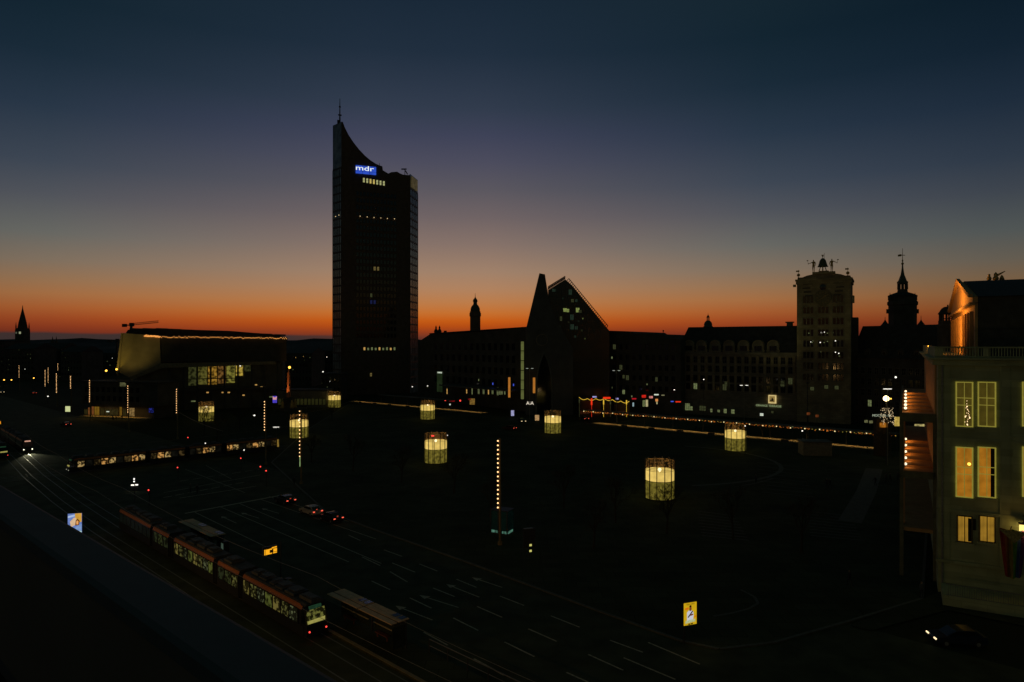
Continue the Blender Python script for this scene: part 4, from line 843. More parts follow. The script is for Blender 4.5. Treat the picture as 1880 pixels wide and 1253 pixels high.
b = MB(); b.slabx([(y0-.6, ze+.02), (y1+.6, ze+.02), (ym, za+.35)], x0-.01, WL); RO = b.build('roof', roofm, OP)
wdm = MB(); wdm.box(-.06, .03, -.55, .55, 0, 4.6, 0); wdm = wdm.mesh('window', mat('warm_dark_pane', (.12, .06, .03), .3))
pil = MB(); pil.box(-.35, .0, -.3, .3, 0, 5.6); pilm = pil.mesh('pilaster', orange_wall)
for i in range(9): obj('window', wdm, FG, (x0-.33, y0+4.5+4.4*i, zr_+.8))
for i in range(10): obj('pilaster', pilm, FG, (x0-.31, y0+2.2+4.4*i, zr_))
light('AREA', 'portico_floodlight', fr.world(.7, ym-6, zr_+.6), 6500, (1, .40, .06), None, fr.world(x0, ym-4, ze), .4, sy=30)
# roof figures
u, z = P(1803, 522, 16); q = fr.world(7, 20, za-.5)
b = MB(); b.lathe([(.9, 0), (1.1, .7), (.6, 1.6), (.75, 2.3), (.3, 2.9), (.05, 3.2)], (0, 0, 0), 8); b.tube((.4, 0, 1.8), (3.1, 0, 3.4), .5, .15); b.lathe([(.7, 0), (.9, .8), (.4, 1.7), (.5, 2.2), (.1, 2.6)], (-2.2, 0, 0), 7); b.lathe([(1, 0), (.6, 1.2), (.1, 2)], (2, .2, 0), 7)
SC_ = b.build('sculpture', bronze, loc=q, rz=fr.a, smooth=True); SC_.scale = (.32, .32, .32); tag(SC_, 'dark winged sculpture group on the opera roof above the pediment', 'sculpture')
# terrace railing at the foot of the opera
a0, a1 = G(1740, 1092, 0), None; p0 = fr.world(P(1737, 1052, -4.2)[0], -4.2, 0)
FN = thing('railing', 'thin metal railing along the terrace at the foot of the opera', 'railing', p0, fr.a)
b = MB(); b.box(0, 20, -.04, .04, 2.25, 2.32); b.box(0, 20, -.03, .03, 1.15, 1.2); b.build('rail', greymetal, FN)
bb = MB(); bb.box(-.02, .02, -.02, .02, 1.2, 2.25); bbm = bb.mesh('bar', greymetal); many('bar', bbm, FN, [(i*.2, 0, 0) for i in range(1, 95)], 100)
b = MB(); b.box(-.3, 22, -.2, 4.15, 0, 1.15); b.build('terrace', greenplaster, FN)

# ---------------------------------------------------------------- far city at the left and between hall and high-rise
def city_block(name, label, xl, xr, yt, Y, dep, ridge=0, wins=(), grid=None, a=None, cat='building', m=darkstone):
    fr = Front(xl, Y, xr, Y) if a is None else Front(xl, Y, xr, a=a); t = FB(name, label, fr, cat)
    z = CH+(YH-yt)/F*Y; h = z-ridge
    b = MB(); b.box(0, fr.w, 0, dep, 0, h); b.build('wall', m, t)
    if ridge: b = MB(); b.slabx([(-.4, h+.02), (dep+.4, h+.02), (dep*.55, z), (dep*.45, z)], -.3, fr.w+.3); b.build('roof', roofm, t)
    else: b = MB(); b.box(-.3, fr.w+.3, -.3, dep+.3, h+.02, h+.5); b.build('roof', roofm, t)
    if grid:
        nx, nz = grid; windows(t, [fr.w*(i+.5)/nx for i in range(nx)], [3+(h-4)*(j+.3)/nz for j in range(nz)], min(1.4, fr.w/nx*.4), 1.8, 1, 1, None, {}, 24)
    for x, y, k in wins:
        u, z_ = fr.fp(x, y); s_ = Y/F*.9; obj('window', win_mesh(s_*1.1, s_*1.6, 1, 1, (win_cool, win_warm, win_dim, bulb_white)[k]), t, (u, 0, z_-s_*.7))
    return t
city_block('city_block', 'far flat-topped dark block at the left edge of the skyline', -60, 9, 627, 520, 25, 0, ((3, 664, 2),), (8, 5))
city_block('city_block', 'far dark block with a few lit windows under the pointed church spire', 9, 62, 631, 500, 25, 4, ((35, 643, 2), (51, 651, 2), (56, 651, 2), (56, 658.5, 0), (16, 661, 2), (17, 670, 2), (15, 679, 2), (46, 678, 3)), (9, 5))
city_block('city_block', 'far dark gabled block right of the pointed church spire', 62, 112, 630, 540, 25, 5, ((87, 651, 3), (92, 650, 0), (97, 650, 0), (87, 661, 2)), (9, 5))
city_block('city_block', 'far low dark block below the hills left of the concert hall', 112, 150, 636, 480, 25, 4, ((115, 648, 2), (120, 657, 2), (126, 676, 0), (126, 680, 0), (110, 692, 2)), (7, 4))
city_block('city_block', 'far dark block with a row of white lights before the hills', 146, 216, 642, 560, 30, 3, ((156, 637+6, 3), (174, 660, 3), (155, 665, 0), (163, 666, 0), (174.5, 665, 3), (182, 666, 0), (197, 664, 0), (206, 658, 3), (202, 671, 0), (145, 666, 3)), (9, 3))
city_block('city_block', 'far block with scattered lights just right of the concert hall', 524, 572, 640, 420, 30, 3, ((543, 657, 1), (557, 655, 1), (559, 662, 2), (569, 657, 0), (538, 679, 0)), (8, 4))
city_block('city_block', 'far block with bright window dots just left of the high-rise', 570, 612, 636, 460, 30, 3, ((583, 656, 0), (583, 659, 0), (600, 656, 3), (611, 657, 3), (577, 659, 2), (588, 674, 2), (576, 683, 0), (581, 684, 2)), (8, 4))
city_block('pavilion', 'low glass pavilion with dim olive light behind the obelisk fountain', 508, 600, 718, 285, 10, 0, (), None, m=plaster)
pv = [o for o in C.objects if o.name.startswith('pavilion')][0]
for i in range(13):
    m = MB(); m.box(-.6, .6, -.08, -.01, 0, 2.4); obj('window', win_mesh(1.15, 2.5, 1, 1, lit('pavilion_glow', (44, 44, 18), .8, .6, .3)), pv, (1.2+1.55*i, 0, 1.2))
city_block('kiosk_house', 'dark flat house left of the high-rise with a pale roof edge', 590, 625, 688, 320, 14, 0, ((606, 701, 3), (606, 694, 2), (587+4, 704, 2), (601, 711, 0)), (5, 2))
# restaurant corner building with lit ground floor
fr = Front(150, 250, 292, 240); CB = FB('corner_building', 'dark corner building with warm lit ground floor and roof floodlights', fr); P = fr.fp
zt_ = P(200, 698)[1]; b = MB(); b.box(0, fr.w*.98, 0, 10, 4.6, zt_-1); b.box(4, fr.w*.9, 1.2, 10, 0, 4.6); b.build('wall', darkstone, CB)
b = MB(); b.box(-.5, fr.w, -.5, 10.5, zt_-.98, zt_-.5); b.build('roof', roofm, CB)
windows(CB, [2.2+2.6*i for i in range(10)], [6, 9.2], 1.3, 1.8, 2, 1, None, {}, 30)
for i, (x, w_, hh, k) in enumerate(((158, 1.6, 2.0, 2), (164, 1.0, 2.6, 0), (171, 1.2, 3.0, 0), (178, 2.4, 3.0, 1), (188, 1.5, 2.4, 2), (196, 1.6, 2.4, 2), (205, 2.2, 2.2, 2), (213, 1.8, 2.4, 2), (222, 1.0, 3.2, 1), (229, 1.4, 2.4, 2), (242, 2.6, 3.0, 3))):
    u, z = P(x, 752, 1.2); obj('shop_window', win_mesh(w_, hh, 2, 1, [lit('shop_amber', (128, 76, 34), .8, .35, .8), lit('shop_yellow', (120, 88, 22), .85, .3, .7), lit('shop_dim', (50, 44, 18), .8, .6, .8), lit('shop_poster', (150, 120, 70), .8, .7, 1.3)][k]), CB, (u, 1.2, .7))
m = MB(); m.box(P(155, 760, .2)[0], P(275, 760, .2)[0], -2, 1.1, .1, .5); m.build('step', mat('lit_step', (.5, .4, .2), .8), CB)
light('AREA', 'shop_light', fr.world(fr.w*.45, -1.2, 4.2), 170, (1, .55, .14), None, fr.world(fr.w*.45, -1.6, 0), 24, sy=.6)
u, z = P(227, 706); m = MB(); m.box(-1.1, 1.1, -.6, -.1, -.7, .7); m.build('hanging_sign', lit('corner_sign', (92, 92, 60), .8, .6, 1.4), CB, loc=(u, 0, z))
u, z = P(199, 756); m = MB(); m.box(-.5, .5, -.4, -.1, -.15, .15); m.build('name_sign', white_sign, CB, loc=(u, 0, z))
u, z = P(274, 754); m = MB(); m.box(-.8, .8, .6, 1.1, -.8, .7); m.build('blue_window', lit('blue_window_light', (40, 50, 150), .7, .9, 2.2, False, (.45, .6)), CB, loc=(u, 0, z))
for x, y, e in ((195, 681, 900), (214, 678.5, 1500)):
    u, z = P(x, y, 6); p = fr.world(u, 6, z); t = thing('roof_floodlight', ('left' if x < 200 else 'right')+' of two blazing yellow floodlights on the corner building roof', 'floodlight', (p.x, p.y, zt_-.5), 0, 'roof floodlights')
    b = MB(); b.tube((0, 0, 0), (0, 0, z-zt_+.2), .08); b.build('bracket', darkmetal, t); b = MB(); b.ball((0, 0, z-zt_+.5), .38, 8); b.build('globe', lampglow, t)
hp = Front(222, 262, 526, 288)
light('SPOT', 'floodlight_beam', (AT(212, 680, 246)), 1500, (1, .72, .16), None, hp.world(3, 0, 28), .4, 75)
light('SPOT', 'floodlight_beam', hp.world(-2.6, -4, 14.5), 420, (1, .72, .07), None, hp.world(-1.2, 0, 22), .3, 60)  # added beam up the edge fin, no lamp modelled here
for x, y, s_ in ((200, 681+3, .6), (207, 688, .9)): pass
# distant church with pointed spire
Yp = 640; p = AT(41.5, 630, Yp); t = thing('spired_church', 'distant gothic church tower with sharp spire on the left skyline', 'church', (p.x, p.y, 0))
px_lathe(t, 0, Yp, [(720, 11.5), (606, 11.5), (603, 10.5)], darkstone, 'tower', 4, R(45)); px_lathe(t, 0, Yp, [(603, 8), (592, 6.2), (580, 3.6), (568, 1.0), (561, .3)], darkstone, 'spire', 8)
b = MB(); q = Yp/F
for sx in (-1, 1):
    for sy in (-1, 1): b.lathe([(1.2*q, CH+24*q), (1.1*q, CH+30*q), (.1, CH+38*q)], (sx*7*q, sy*7*q, 0), 5)
b.build('pinnacle', darkstone, t)
m = MB(); m.box(-.8, .8, -.3, 0, -1, 1); m.build('clock', lit('tower_clock', (160, 165, 130), .8), t, loc=(1.2*q, -8.3*q, CH+18.5*q))
m = MB(); m.box(-.6, .6, -.3, 0, -.8, .8); m.build('clock', lit('tower_clock_dim', (80, 86, 70), .8), t, loc=(-5.5*q, -8.3*q, CH+18.5*q))
for x in (96.5, 103.5):
    p = AT(x, 630, 600); q = 600/F; t = thing('twin_steeple', ('left' if x < 100 else 'right')+' of two tiny twin steeples on the far left skyline', 'church', (p.x, p.y, 0), 0, 'twin steeples')
    b = MB(); b.lathe([(2.6*q, 0), (2.6*q, CH+3*q)], n=4, rot=R(45)); b.build('tower', darkstone, t); b = MB(); b.lathe([(2.0*q, CH+3*q), (1.0*q, CH+7*q), (.1, CH+12*q)], n=6); b.build('spire', darkstone, t)
# cranes
def crane(x, y, Y, x0, x1, yt, lab):
    p = AT(x, y, Y); q = Y/F; t = thing('tower_crane', lab, 'crane', (p.x, p.y, 0), 0, 'tower cranes')
    b = MB(); b.box(-.6, .6, -.6, .6, 0, p.z); b.build('mast', darkmetal, t)
    b = MB(); dz = (y-yt)*q; xa = (x0-x)*q; xb = (x1-x)*q
    for k in range(12):
        u0, u1 = xb*k/12, xb*(k+1)/12; z0, z1 = p.z+dz*k/12, p.z+dz*(k+1)/12
        b.tube((u0, 0, z0), (u1, 0, z1), .25, n=4); b.tube((u0, 0, z0+1.2), (u1, 0, z1+1.2), .2, n=4); b.tube((u0, 0, z0), (u1, 0, z1+1.2), .15, n=4)
    b.build('jib', mat('crane_paint', (.35, .12, .05), .6), t)
    b = MB(); b.box(xa, 0, -.4, .4, p.z-.3, p.z+.4); b.box(xa, xa*.55, -.8, .8, p.z-1.2, p.z+.9); b.box(-1, 1.6, -.8, .8, p.z-.8, p.z+1.6); b.build('counterweight', darkmetal, t); return t
crane(241, 597.5, 460, 225, 291, 592.5, 'slewing tower crane with reddish jib above the concert hall roof'); crane(215, 626, 560, 198, 219, 626, 'smaller tower crane half hidden behind the concert hall')

# ---------------------------------------------------------------- glass lantern pavilions on the square
def lantern_proto():
    t = thing('glass_lantern', 'x', 'lantern pavilion', group='glowing glass lanterns on the square')
    g1 = lit('lantern_glass', (232, 198, 104), 1.05, .26, .8, True); g2 = mat('lantern_skirt', (.10, .11, .02), .4, em=lin((126, 114, 44)), es=.9, emvar=.72, emscale=1.7, empos=(.38, .68), nosample=True)
    r = 2.5
    b = MB(); n = 24; v = []
    b.lathe([(r, 3.2), (r, 4.9)], n=n); b.f = [f for f in b.f if len(f) == 4]; b.m = b.m[:len(b.f)]; b.build('glass_band', g1, t)
    b = MB(); b.lathe([(r, .15), (r, 3.15)], n=n); b.f = [f for f in b.f if len(f) == 4]; b.m = b.m[:len(b.f)]; b.build('glass_skirt', g2, t)
    rm = MB()
    for k in range(24): a0, a1 = 2*math.pi*k/24, 2*math.pi*(k+1)/24; rm.tube((r*math.cos(a0), r*math.sin(a0), 0), (r*math.cos(a1), r*math.sin(a1), 0), .035, n=4)
    rme = rm.mesh('ring', mat('lantern_ring', (.7, .45, .2), .6, 0))
    for z in (4.95, 5.2, 5.45, 5.7, 5.95, 6.2, 6.45): obj('ring', rme, t, (0, 0, z))
    pm = MB(); pm.box(-.06, .06, -.06, .06, 0, 6.8); pme = pm.mesh('mullion', darkmetal)
    for k in range(12): a_ = 2*math.pi*k/12+.13; obj('mullion', pme, t, ((r+.06)*math.cos(a_), (r+.06)*math.sin(a_), 0), a_)
    b = MB(); b.lathe([(2.56, 0), (2.56, .14)], n=n); b.build('base', darkmetal, t)
    b = MB(); b.lathe([(2.57, 3.15), (2.6, 3.15), (2.6, 3.22), (2.57, 3.22)], n=n); b.build('band_frame', darkmetal, t)
    b = MB(); b.box(-1.0, 1.0, -.9, .9, .15, 2.9); b.build('stair_core', mat('stair_core', (.2, .2, .16), .8), t)
    b = MB(); b.ball((0, 0, 4.9), .32, 10); b.tube((0, 0, 2.9), (0, 0, 4.6), .06); b.build('lamp', lit('lantern_lamp', (255, 232, 180), 1.8), t)
    light('POINT', 'lamp_light', (0, 0, 5.7), 60, (1, .62, .25), t, size=.3)
    return t
LP = [(1211, 922, 'largest glowing glass lantern nearest the camera, with tree branches before it'), (800, 854, 'glowing glass lantern in the middle with a red lamp at its rim'), (1350, 831, 'glowing glass lantern before the lit right-hand platform edge'),
      (1015, 798, 'glowing glass lantern below the spire hall, right of the square centre'), (785, 772, 'glowing glass lantern right of the high-rise foot by the pale platform line'), (549, 806, 'glowing glass lantern behind the string-lit mast near the crossing tram'),
      (614, 750, 'small far glowing glass lantern at the foot of the high-rise left'), (379, 775, 'dim glowing glass lantern veiled by tree branches before the concert hall')]
lp = lantern_proto()
for i, (x, y, lab) in enumerate(LP):
    o = lp if i == 0 else copy_tree(lp); p = G(x, y); p.y += 2.5; p.x = (x-940)/F*p.y; p.z = .12 if i not in (5, 7) else 0
    place(o, p, .37*i, lab)
p = G(800, 854); o = MB(); o.ball((0, 0, 0), .16, 6); 
ra = AT(794.5, 800.5, p.y-1); t = thing('signal_lamp', 'small red warning lamp on a post before the middle lantern', 'signal lamp', (ra.x, ra.y, .12)); b = MB(); b.tube((0, 0, 0), (0, 0, ra.z-.2), .05); b.build('post', darkmetal, t); b = MB(); b.box(-.3, .3, -.1, .1, ra.z-.25, ra.z); b.build('lens', red_l, t)

# ---------------------------------------------------------------- masts with bulb strings
bulb = MB(); bulb.ball((0, 0, 0), .11, 6); bulbm = bulb.mesh('bulb', lit('mast_bulb', (255, 196, 130), 2.6, sample=True))
def mast(x, yt, yb, n, lab, Y=None):
    Y = Y or F*12.7/(yt-YH); q = Y/F; X = (x-940)*q; zt = CH-(yt-YH)*q; zb = CH-(yb-YH)*q
    t = thing('light_mast', lab, 'light mast', (X, Y, 0), R(-10), 'masts strung with festive bulbs')
    b = MB(); b.tube((0, 0, 0), (0, 0, zt), .17, .12, 8); b.lathe([(.35, 0), (.3, .5), (.18, .6)], n=8); b.build('pole', mat('mast_paint', (.28, .20, .09), .7), t)
    for k in range(n): obj('bulb', bulbm, t, (-.27, -.12, zt-.35-(zt-.35-zb)*k/(n-1)))
    b = MB(); b.tube((-.27, 0, zt-.1), (-.27, 0, zb-.2), .02, n=4); b.build('cable', darkmetal, t); return t
for x, yt, yb, n, lab in ((918, 805, 932, 16, 'nearest bulb-strung mast rising above the teal glass kiosk'), (553, 752, 838, 13, 'bulb-strung mast crossing in front of a glowing lantern'), (488, 735, 790, 11, 'bulb-strung mast beside the pink and violet poster'),
      (326, 713, 758, 11, 'bulb-strung mast in front of the concert hall foyer'), (236.5, 707, 757, 12, 'bulb-strung mast at the right end of the corner building'), (166, 697, 738, 13, 'bulb-strung mast before the left part of the corner building'),
      (131, 690, 713, 9, 'short bulb-strung mast left of the corner building and above the pale square panel'), (105, 685, 721, 15, 'long lower one of the two in-line bulb-strung masts at the far left'),
      (107, 667, 680, 7, 'highest short bulb string, above the long one at the far left'), (84, 679, 709, 12, 'left one of the closely spaced pair of far bulb masts'), (89.5, 675, 702, 11, 'right one of the closely spaced pair of far bulb masts'),
      (36, 671, 693, 9, 'leftmost far bulb mast below the pointed spire')): mast(x, yt, yb, n, lab)

# ---------------------------------------------------------------- trams
orange_p = mat('tram_orange', (.55, .17, .035), .5, scale=4, var=.15); tram_dark = mat('tram_paint', (.028, .03, .032), .4, scale=2, var=.2); tram_roof = mat('tram_roof', (.06, .065, .065), .75, scale=3, var=.4); rubber = mat('bellows', (.015, .015, .015), .9)
box_m = mat('roof_box', (.10, .105, .105), .7, scale=2, var=.3)
def tram(name, label, loc, rz, segs, glow, group=None, cab=None, head=None, tail=None):
    """segs: (x0, x1) of each car along local x, cab end at the largest x; glow: material per car"""
    t = thing(name, label, 'tram', loc, rz, group); H0, HH, WD = .35, 3.2, 1.15
    for k, (x0, x1) in enumerate(segs):
        last = k == len(segs)-1; L_ = x1-x0
        b = MB(); b.slabx([(-WD, H0), (WD, H0), (WD, 1.25), (-WD, 1.25)], x0, x1-(.0 if not last else .5)); b.slabx([(-WD, 2.55), (WD, 2.55), (WD-.02, 2.72), (-WD+.02, 2.72)], x0, x1-(0 if not last else .9)); b.box(x0, x1-(.0 if not last else 1.4), -WD+.1, WD-.1, 1.25, 2.55)
        n = max(2, int(L_/1.45)); st = L_/n
        for i in range(n+1):
            x = min(max(x0+i*st, x0+.12), x1-(.12 if not last else 1.1)); b.box(x-.1, x+.1, -WD, -WD+.1, 1.25, 2.55); b.box(x-.1, x+.1, WD-.1, WD, 1.25, 2.55)
        car = b.build('car_body', tram_dark, t)
        b = MB(); b.slabx([(-WD+.1, 3.0), (WD-.1, 3.0), (WD-.3, HH), (-WD+.3, HH)], x0+.05, x1-.05-(0 if not last else .4)); b.box(x0+.05, x1-.05-(0 if not last else .8), -WD+.12, WD-.12, 2.72, 3.0); rf = b.build('roof', tram_roof, t)
        for sg in (-1, 1):
            b = MB(); b.add([(x0+.05, sg*(WD+.01), 2.70), (x1-.05-(0 if not last else .8), sg*(WD+.01), 2.70), (x1-.05-(0 if not last else .8), sg*(WD-.14), 3.08), (x0+.05, sg*(WD-.14), 3.08)], [(0, 1, 2, 3)])
            b.build('stripe', orange_p, t)
        g = glow[k]
        if g:
            for i in range(n - (1 if last else 0)):
                wm = MB(); wm.box(x0+i*st+.14, x0+(i+1)*st-.14, -WD+.015, -WD+.09, 1.3, 2.5); wm.build('window', g[i % len(g)], t)
                wm = MB(); wm.box(x0+i*st+.14, x0+(i+1)*st-.14, WD-.09, WD-.015, 1.3, 2.5); wm.build('window', g[(i+1) % len(g)], t)
        rnd = random.Random(k+3)
        x = x0+.8
        while x < x1-2.2:
            l_ = rnd.uniform(1.0, 2.2); w_ = rnd.uniform(.5, .8); b = MB(); b.box(x, x+l_, -w_, w_, HH+.01, HH+rnd.uniform(.15, .35)); b.box(x+.15, x+l_-.15, -w_*.7, w_*.7, HH+.36, HH+.4); b.build('roof_box', box_m, rf); x += l_+rnd.uniform(.3, 1)
        if not last:
            x2 = segs[k+1][0]; b = MB()
            for i in range(5): xx = x1+(x2-x1)*i/5; b.box(xx+.01, xx+(x2-x1)/5-.03, -WD+.08+.05*(i % 2), WD-.08-.05*(i % 2), .5, 3.0)
            b.build('bellows', rubber, t)
    xe = segs[-1][1]
    b = MB(); b.slab([(xe-1.2, .35), (xe-.02, .35), (xe, 1.25), (xe-.1, 1.4), (xe-1.2, 1.4)], -WD+.05, WD-.05); b.slab([(xe-1.2, 2.6), (xe-.5, 2.6), (xe-.75, 3.05), (xe-1.2, 3.1)], -WD+.1, WD-.1)
    for sg in (-1, 1): b.tube((xe-.12, sg*(WD-.1), 1.35), (xe-.52, sg*(WD-.14), 2.65), .07)
    cabo = b.build('cab', tram_dark, t)
    b = MB(); b.add([(xe-.14, -WD+.15, 1.42), (xe-.14, WD-.15, 1.42), (xe-.5, WD-.18, 2.58), (xe-.5, -WD+.18, 2.58)], [(0, 1, 2, 3)]); b.build('windscreen', cab or dark_glass, cabo)
    if cab and head is None:
        b = MB(); b.add([(xe-.11, -WD+.2, 1.46), (xe-.11, WD-.35, 1.46), (xe-.2, WD-.3, 1.78), (xe-.2, -WD+.25, 1.72)], [(0, 1, 2, 3)]); b.build('dashboard', lit('dash_light', (165, 158, 82), .85, .3, 2), cabo)
    for sg in (-1, 1):
        b = MB(); b.ball((xe+.02, sg*.85, .8), .09 if head is None else .16, 6); b.build('tail_light' if head is None else 'headlight', (red_l if tail is None else tail) if head is None else lit('tram_headlight', (255, 255, 215), 2.2), cabo)
    b = MB(); b.box(xe-.62, xe-.42, -.6, .6, 2.62, 2.9); b.build('route_display', lit('route_display_%s' % ('dim' if head is None else 'lit'), (30, 60, 40) if head is None else (255, 190, 160), .8, .5, 4), cabo)
    return t
gA = [lit('tram_window_yellow', (112, 102, 50), .7, .94, 2.1, False, (.47, .56)), lit('tram_window_olive', (92, 90, 46), .7, .95, 2.6, False, (.5, .58)), lit('tram_window_green', (92, 98, 66), .7, .95, 3.1, False, (.53, .6)), lit('tram_window_pane', (78, 84, 36), .8, .9, 1.6, False, (.42, .55))]
gB = [lit('tram_window_faint', (34, 40, 22), .8, .9, 2.2, False, (.48, .58)), lit('tram_window_faint2', (50, 56, 28), .8, .9, 2.6, False, (.5, .58))]; gC = [lit('tram_window_off', (10, 15, 11), .8, .5, 1)]
cabg = lit('cab_window', (104, 104, 48), .85, .95, 2.6, False, (.5, .6))
# near tram: cars from far (negative x) to the lit rear cab
def sx(x, y, z=3.2): return (G(x, y, z)-RD(0, -2.35)).dot(U)
near = [(sx(233.5, 931), sx(277, 963)), (sx(281.5, 965), sx(307, 981)), (sx(313, 987), sx(379, 1027)), (sx(385, 1031), sx(423, 1052)), (sx(430, 1056), sx(551, 1123)-.6)]
tram('tram', 'long dark tram with orange roof stripe standing at the near platform', RD(0, -1.23), RA, near, [gC, gB, gA, gB+gA[1:2], gA], 'trams', cabg)
gD = [lit('tram_window_warm', (205, 150, 80), .85, .95, 1.7, False, (.45, .54)), lit('tram_window_warm_dim', (70, 56, 30), .85, .9, 2.3, False, (.48, .58)), lit('tram_window_dark', (18, 17, 12), .8, .7, 1), lit('tram_window_cream', (180, 150, 92), .85, .95, 2.4, False, (.5, .57))]
mid0 = m0+mn*1.2
def mx(x): 
    d = Vector(((x-940)/F, 1, 0)); A_ = mid0; den = md.x*d.y-md.y*d.x; return (d.x*A_.y-d.y*A_.x)/den*1.0
mid = [(mx(x0), mx(x1)) for x0, x1 in ((505, 412), (404, 344), (337, 272), (265, 124))]
mid = [(-max(a_, b_), -min(a_, b_)) for a_, b_ in mid]
MT = tram('tram', 'tram with warm lit windows crossing the junction from the left', (mid0.x, mid0.y, 0), TA+math.pi, mid, [gD, gD[1:]+gD[:1], gD, gD[2:]+gD[:2]], 'trams', dark_glass, None, mat('lamp_white_dim', em=lin((170, 170, 150)), es=.9, nosample=True))
fp0 = RD(-146, 4.3); far = [(-36, -27), (-26.2, -21), (-20.2, -10), (-9.2, 0)]
FT = tram('tram', 'far oncoming tram with bright headlights at the left', fp0, RA+R(-2), far, [gC]*4, 'trams', lit('far_cab', (20, 14, 10), .8, .5, 1), True)
light('SPOT', 'headlight_beam', fp0+U*.4+Vector((0, 0, 1.1)), 900, (1, .97, .62), None, fp0+U*15+V*-.5, .15, 50)
FT2 = tram('tram', 'orange-brown tram cut by the left picture edge beside the oncoming one', RD(-141, -1.8), RA, [(-24, -14), (-13.2, -8), (-7.2, 2)], [gC]*3, 'trams', dark_glass)
for z_, q in ((0, 0),): pass
p = AT(1, 776, 166); t = thing('departure_display', 'orange lit line display cut by the left picture edge', 'display', (p.x, p.y, 0)); b = MB(); b.tube((0, 0, 0), (0, 0, p.z), .07); b.build('post', darkmetal, t)
b = MB(); b.box(-1.2, .5, -.15, .15, p.z-.45, p.z+.45); b.build('case', darkmetal, t); text('3', 1.1, lit('led_orange', (255, 176, 30), 1.0), t, (0, -.2, p.z-.4), name='digit')

# ---------------------------------------------------------------- platform shelters, display, railing
shelter_m = mat('shelter_roof', (.80, .54, .32), .7, scale=2, var=.15); glassp = mat('shelter_glass', (.03, .04, .035), .2, spec=.5)
def shelter(s0, s1, t0, lab):
    t = thing('tram_shelter', lab, 'shelter', RD(s0, t0, .22), RA, 'shelters on the near platform'); Ln = s1-s0
    b = MB()
    for x0, x1 in ((0, Ln*.49), (Ln*.51, Ln)):
        b.box(x0, x1, 0, .62, 2.5, 2.57); b.box(x0, x1, .78, 1.9, 2.5, 2.57) 
    b.build('roof', shelter_m, t)
    b = MB(); b.box(0, Ln, .6, .8, 2.42, 2.5); b.box(Ln*.48, Ln*.52, 0, 1.9, 2.36, 2.49); b.build('gutter', darkmetal, t)
    pm = MB()
    for x in (Ln*.34, Ln*.42, Ln*.84, Ln*.92): b = MB(); b.box(x, x+.62, 1.15, 1.85, 2.575, 2.6); b.build('skylight', dark_glass, t)
    for x in (.1, Ln*.5, Ln-.1): b = MB(); b.box(x-.06, x+.06, 1.55, 1.67, 0, 2.42); b.box(x-.05, x+.05, .3, 1.6, 2.3, 2.42); b.build('post', darkmetal, t)
    for x0, x1 in ((.25, Ln*.46), (Ln*.54, Ln-.25)):
        b = MB(); b.box(x0, x1, 1.6, 1.63, .3, 2.2); b.build('glass_panel', glassp, t); b = MB(); b.box(x0, x1, 1.45, 1.55, .98, 1.05); b.build('lean_rail', mat('lean_rail', (.5, .45, .35), .6), t)
        b = MB(); b.box(x0+.8, x0+2.6, 1.05, 1.45, .42, .5); b.box(x0+.9, x0+1.0, 1.2, 1.3, 0, .42); b.box(x0+2.4, x0+2.5, 1.2, 1.3, 0, .42); b.build('bench', mat('bench_red', (.16, .05, .04), .7), t)
    b = MB(); b.box(Ln-.05, Ln, .1, 1.5, .3, 2.2); b.build('side_panel', glassp, t); return t
shelter(-2.2, 8.2, 1.2, 'near tram shelter with tan panel roof right of the tram rear'); shelter(-40.6, -30, 1.4, 'second tram shelter further up the platform behind the tram roof')
p = RD(-16.3, 2.4, .22); t = thing('departure_display', 'orange LED departure board hanging above the near platform', 'display', p, R(46), 'departure boards')
b = MB(); b.box(-.85, .85, -.15, .15, 3.0, 4.0); b.build('case', darkmetal, t); b = MB(); b.tube((1.3, 0, 0), (1.3, 0, 4.3), .07); b.tube((1.3, 0, 4.2), (-.8, 0, 4.2), .05); b.tube((-.7, 0, 4), (-.7, 0, 4.2), .03); b.build('post', darkmetal, t)
led = lit('led_orange', (255, 176, 30), 1.0)
for bx in ((-.72, -.60, 3.14, 3.74), (-.55, -.1, 3.14, 3.72), (-.1, .18, 3.60, 3.74), (-.1, .18, 3.14, 3.26), (.3, .76, 3.14, 3.26), (.34, .76, 3.32, 3.66), (.16, .42, 3.72, 3.86), (.46, .74, 3.74, 3.88)):
    m = MB()
    nx = max(1, round((bx[1]-bx[0])/.1))
    for i in range(nx): u0 = bx[0]+(bx[1]-bx[0])*i/nx; m.box(u0, u0+(bx[1]-bx[0])/nx*.86, -.19, -.15, bx[2], bx[3])
    m.build('led_text', led, t)
FNP = thing('railing', 'dark metal railing along the road side of the near platform', 'railing', RD(10.2, 3.75, .22), RA); pm = MB(); pm.box(-.04, .04, -.04, .04, 0, 1.1); pme = pm.mesh('post', darkmetal)
b = MB(); b.box(0, 30, -.03, .03, 1.1, 1.16); b.box(0, 30, -.02, .02, .55, .59); b.build('rail', greymetal, FNP)
for i in range(13): obj('post', pme, FNP, (i*2.45, 0, 0))
p = RD(-29, 2.8, .22); t = thing('ticket_machine', 'teal-lit ticket machine at the end of the second shelter', 'ticket machine', p, RA); b = MB(); b.box(-.4, .4, -.35, .35, 0, 1.9); b.build('case', darkmetal, t); b = MB(); b.box(-.3, .3, -.38, -.35, .9, 1.7); b.build('screen', lit('ticket_screen', (70, 88, 76), .7, .5, 3), t)
p = RD(-20.5, 3.4, .22)
t = thing('waste_bin', 'small box with a dim yellow stripe on the near platform', 'bin', RD(-13, 2.9, .22), RA); b = MB(); b.box(-.35, .35, -.3, .3, 0, 1.0); b.build('case', mat('bin_yellow', (.22, .18, .05), .7), t); b = MB(); b.box(-.36, .36, -.31, .31, 1.0, 1.06); b.build('lid', darkmetal, t)

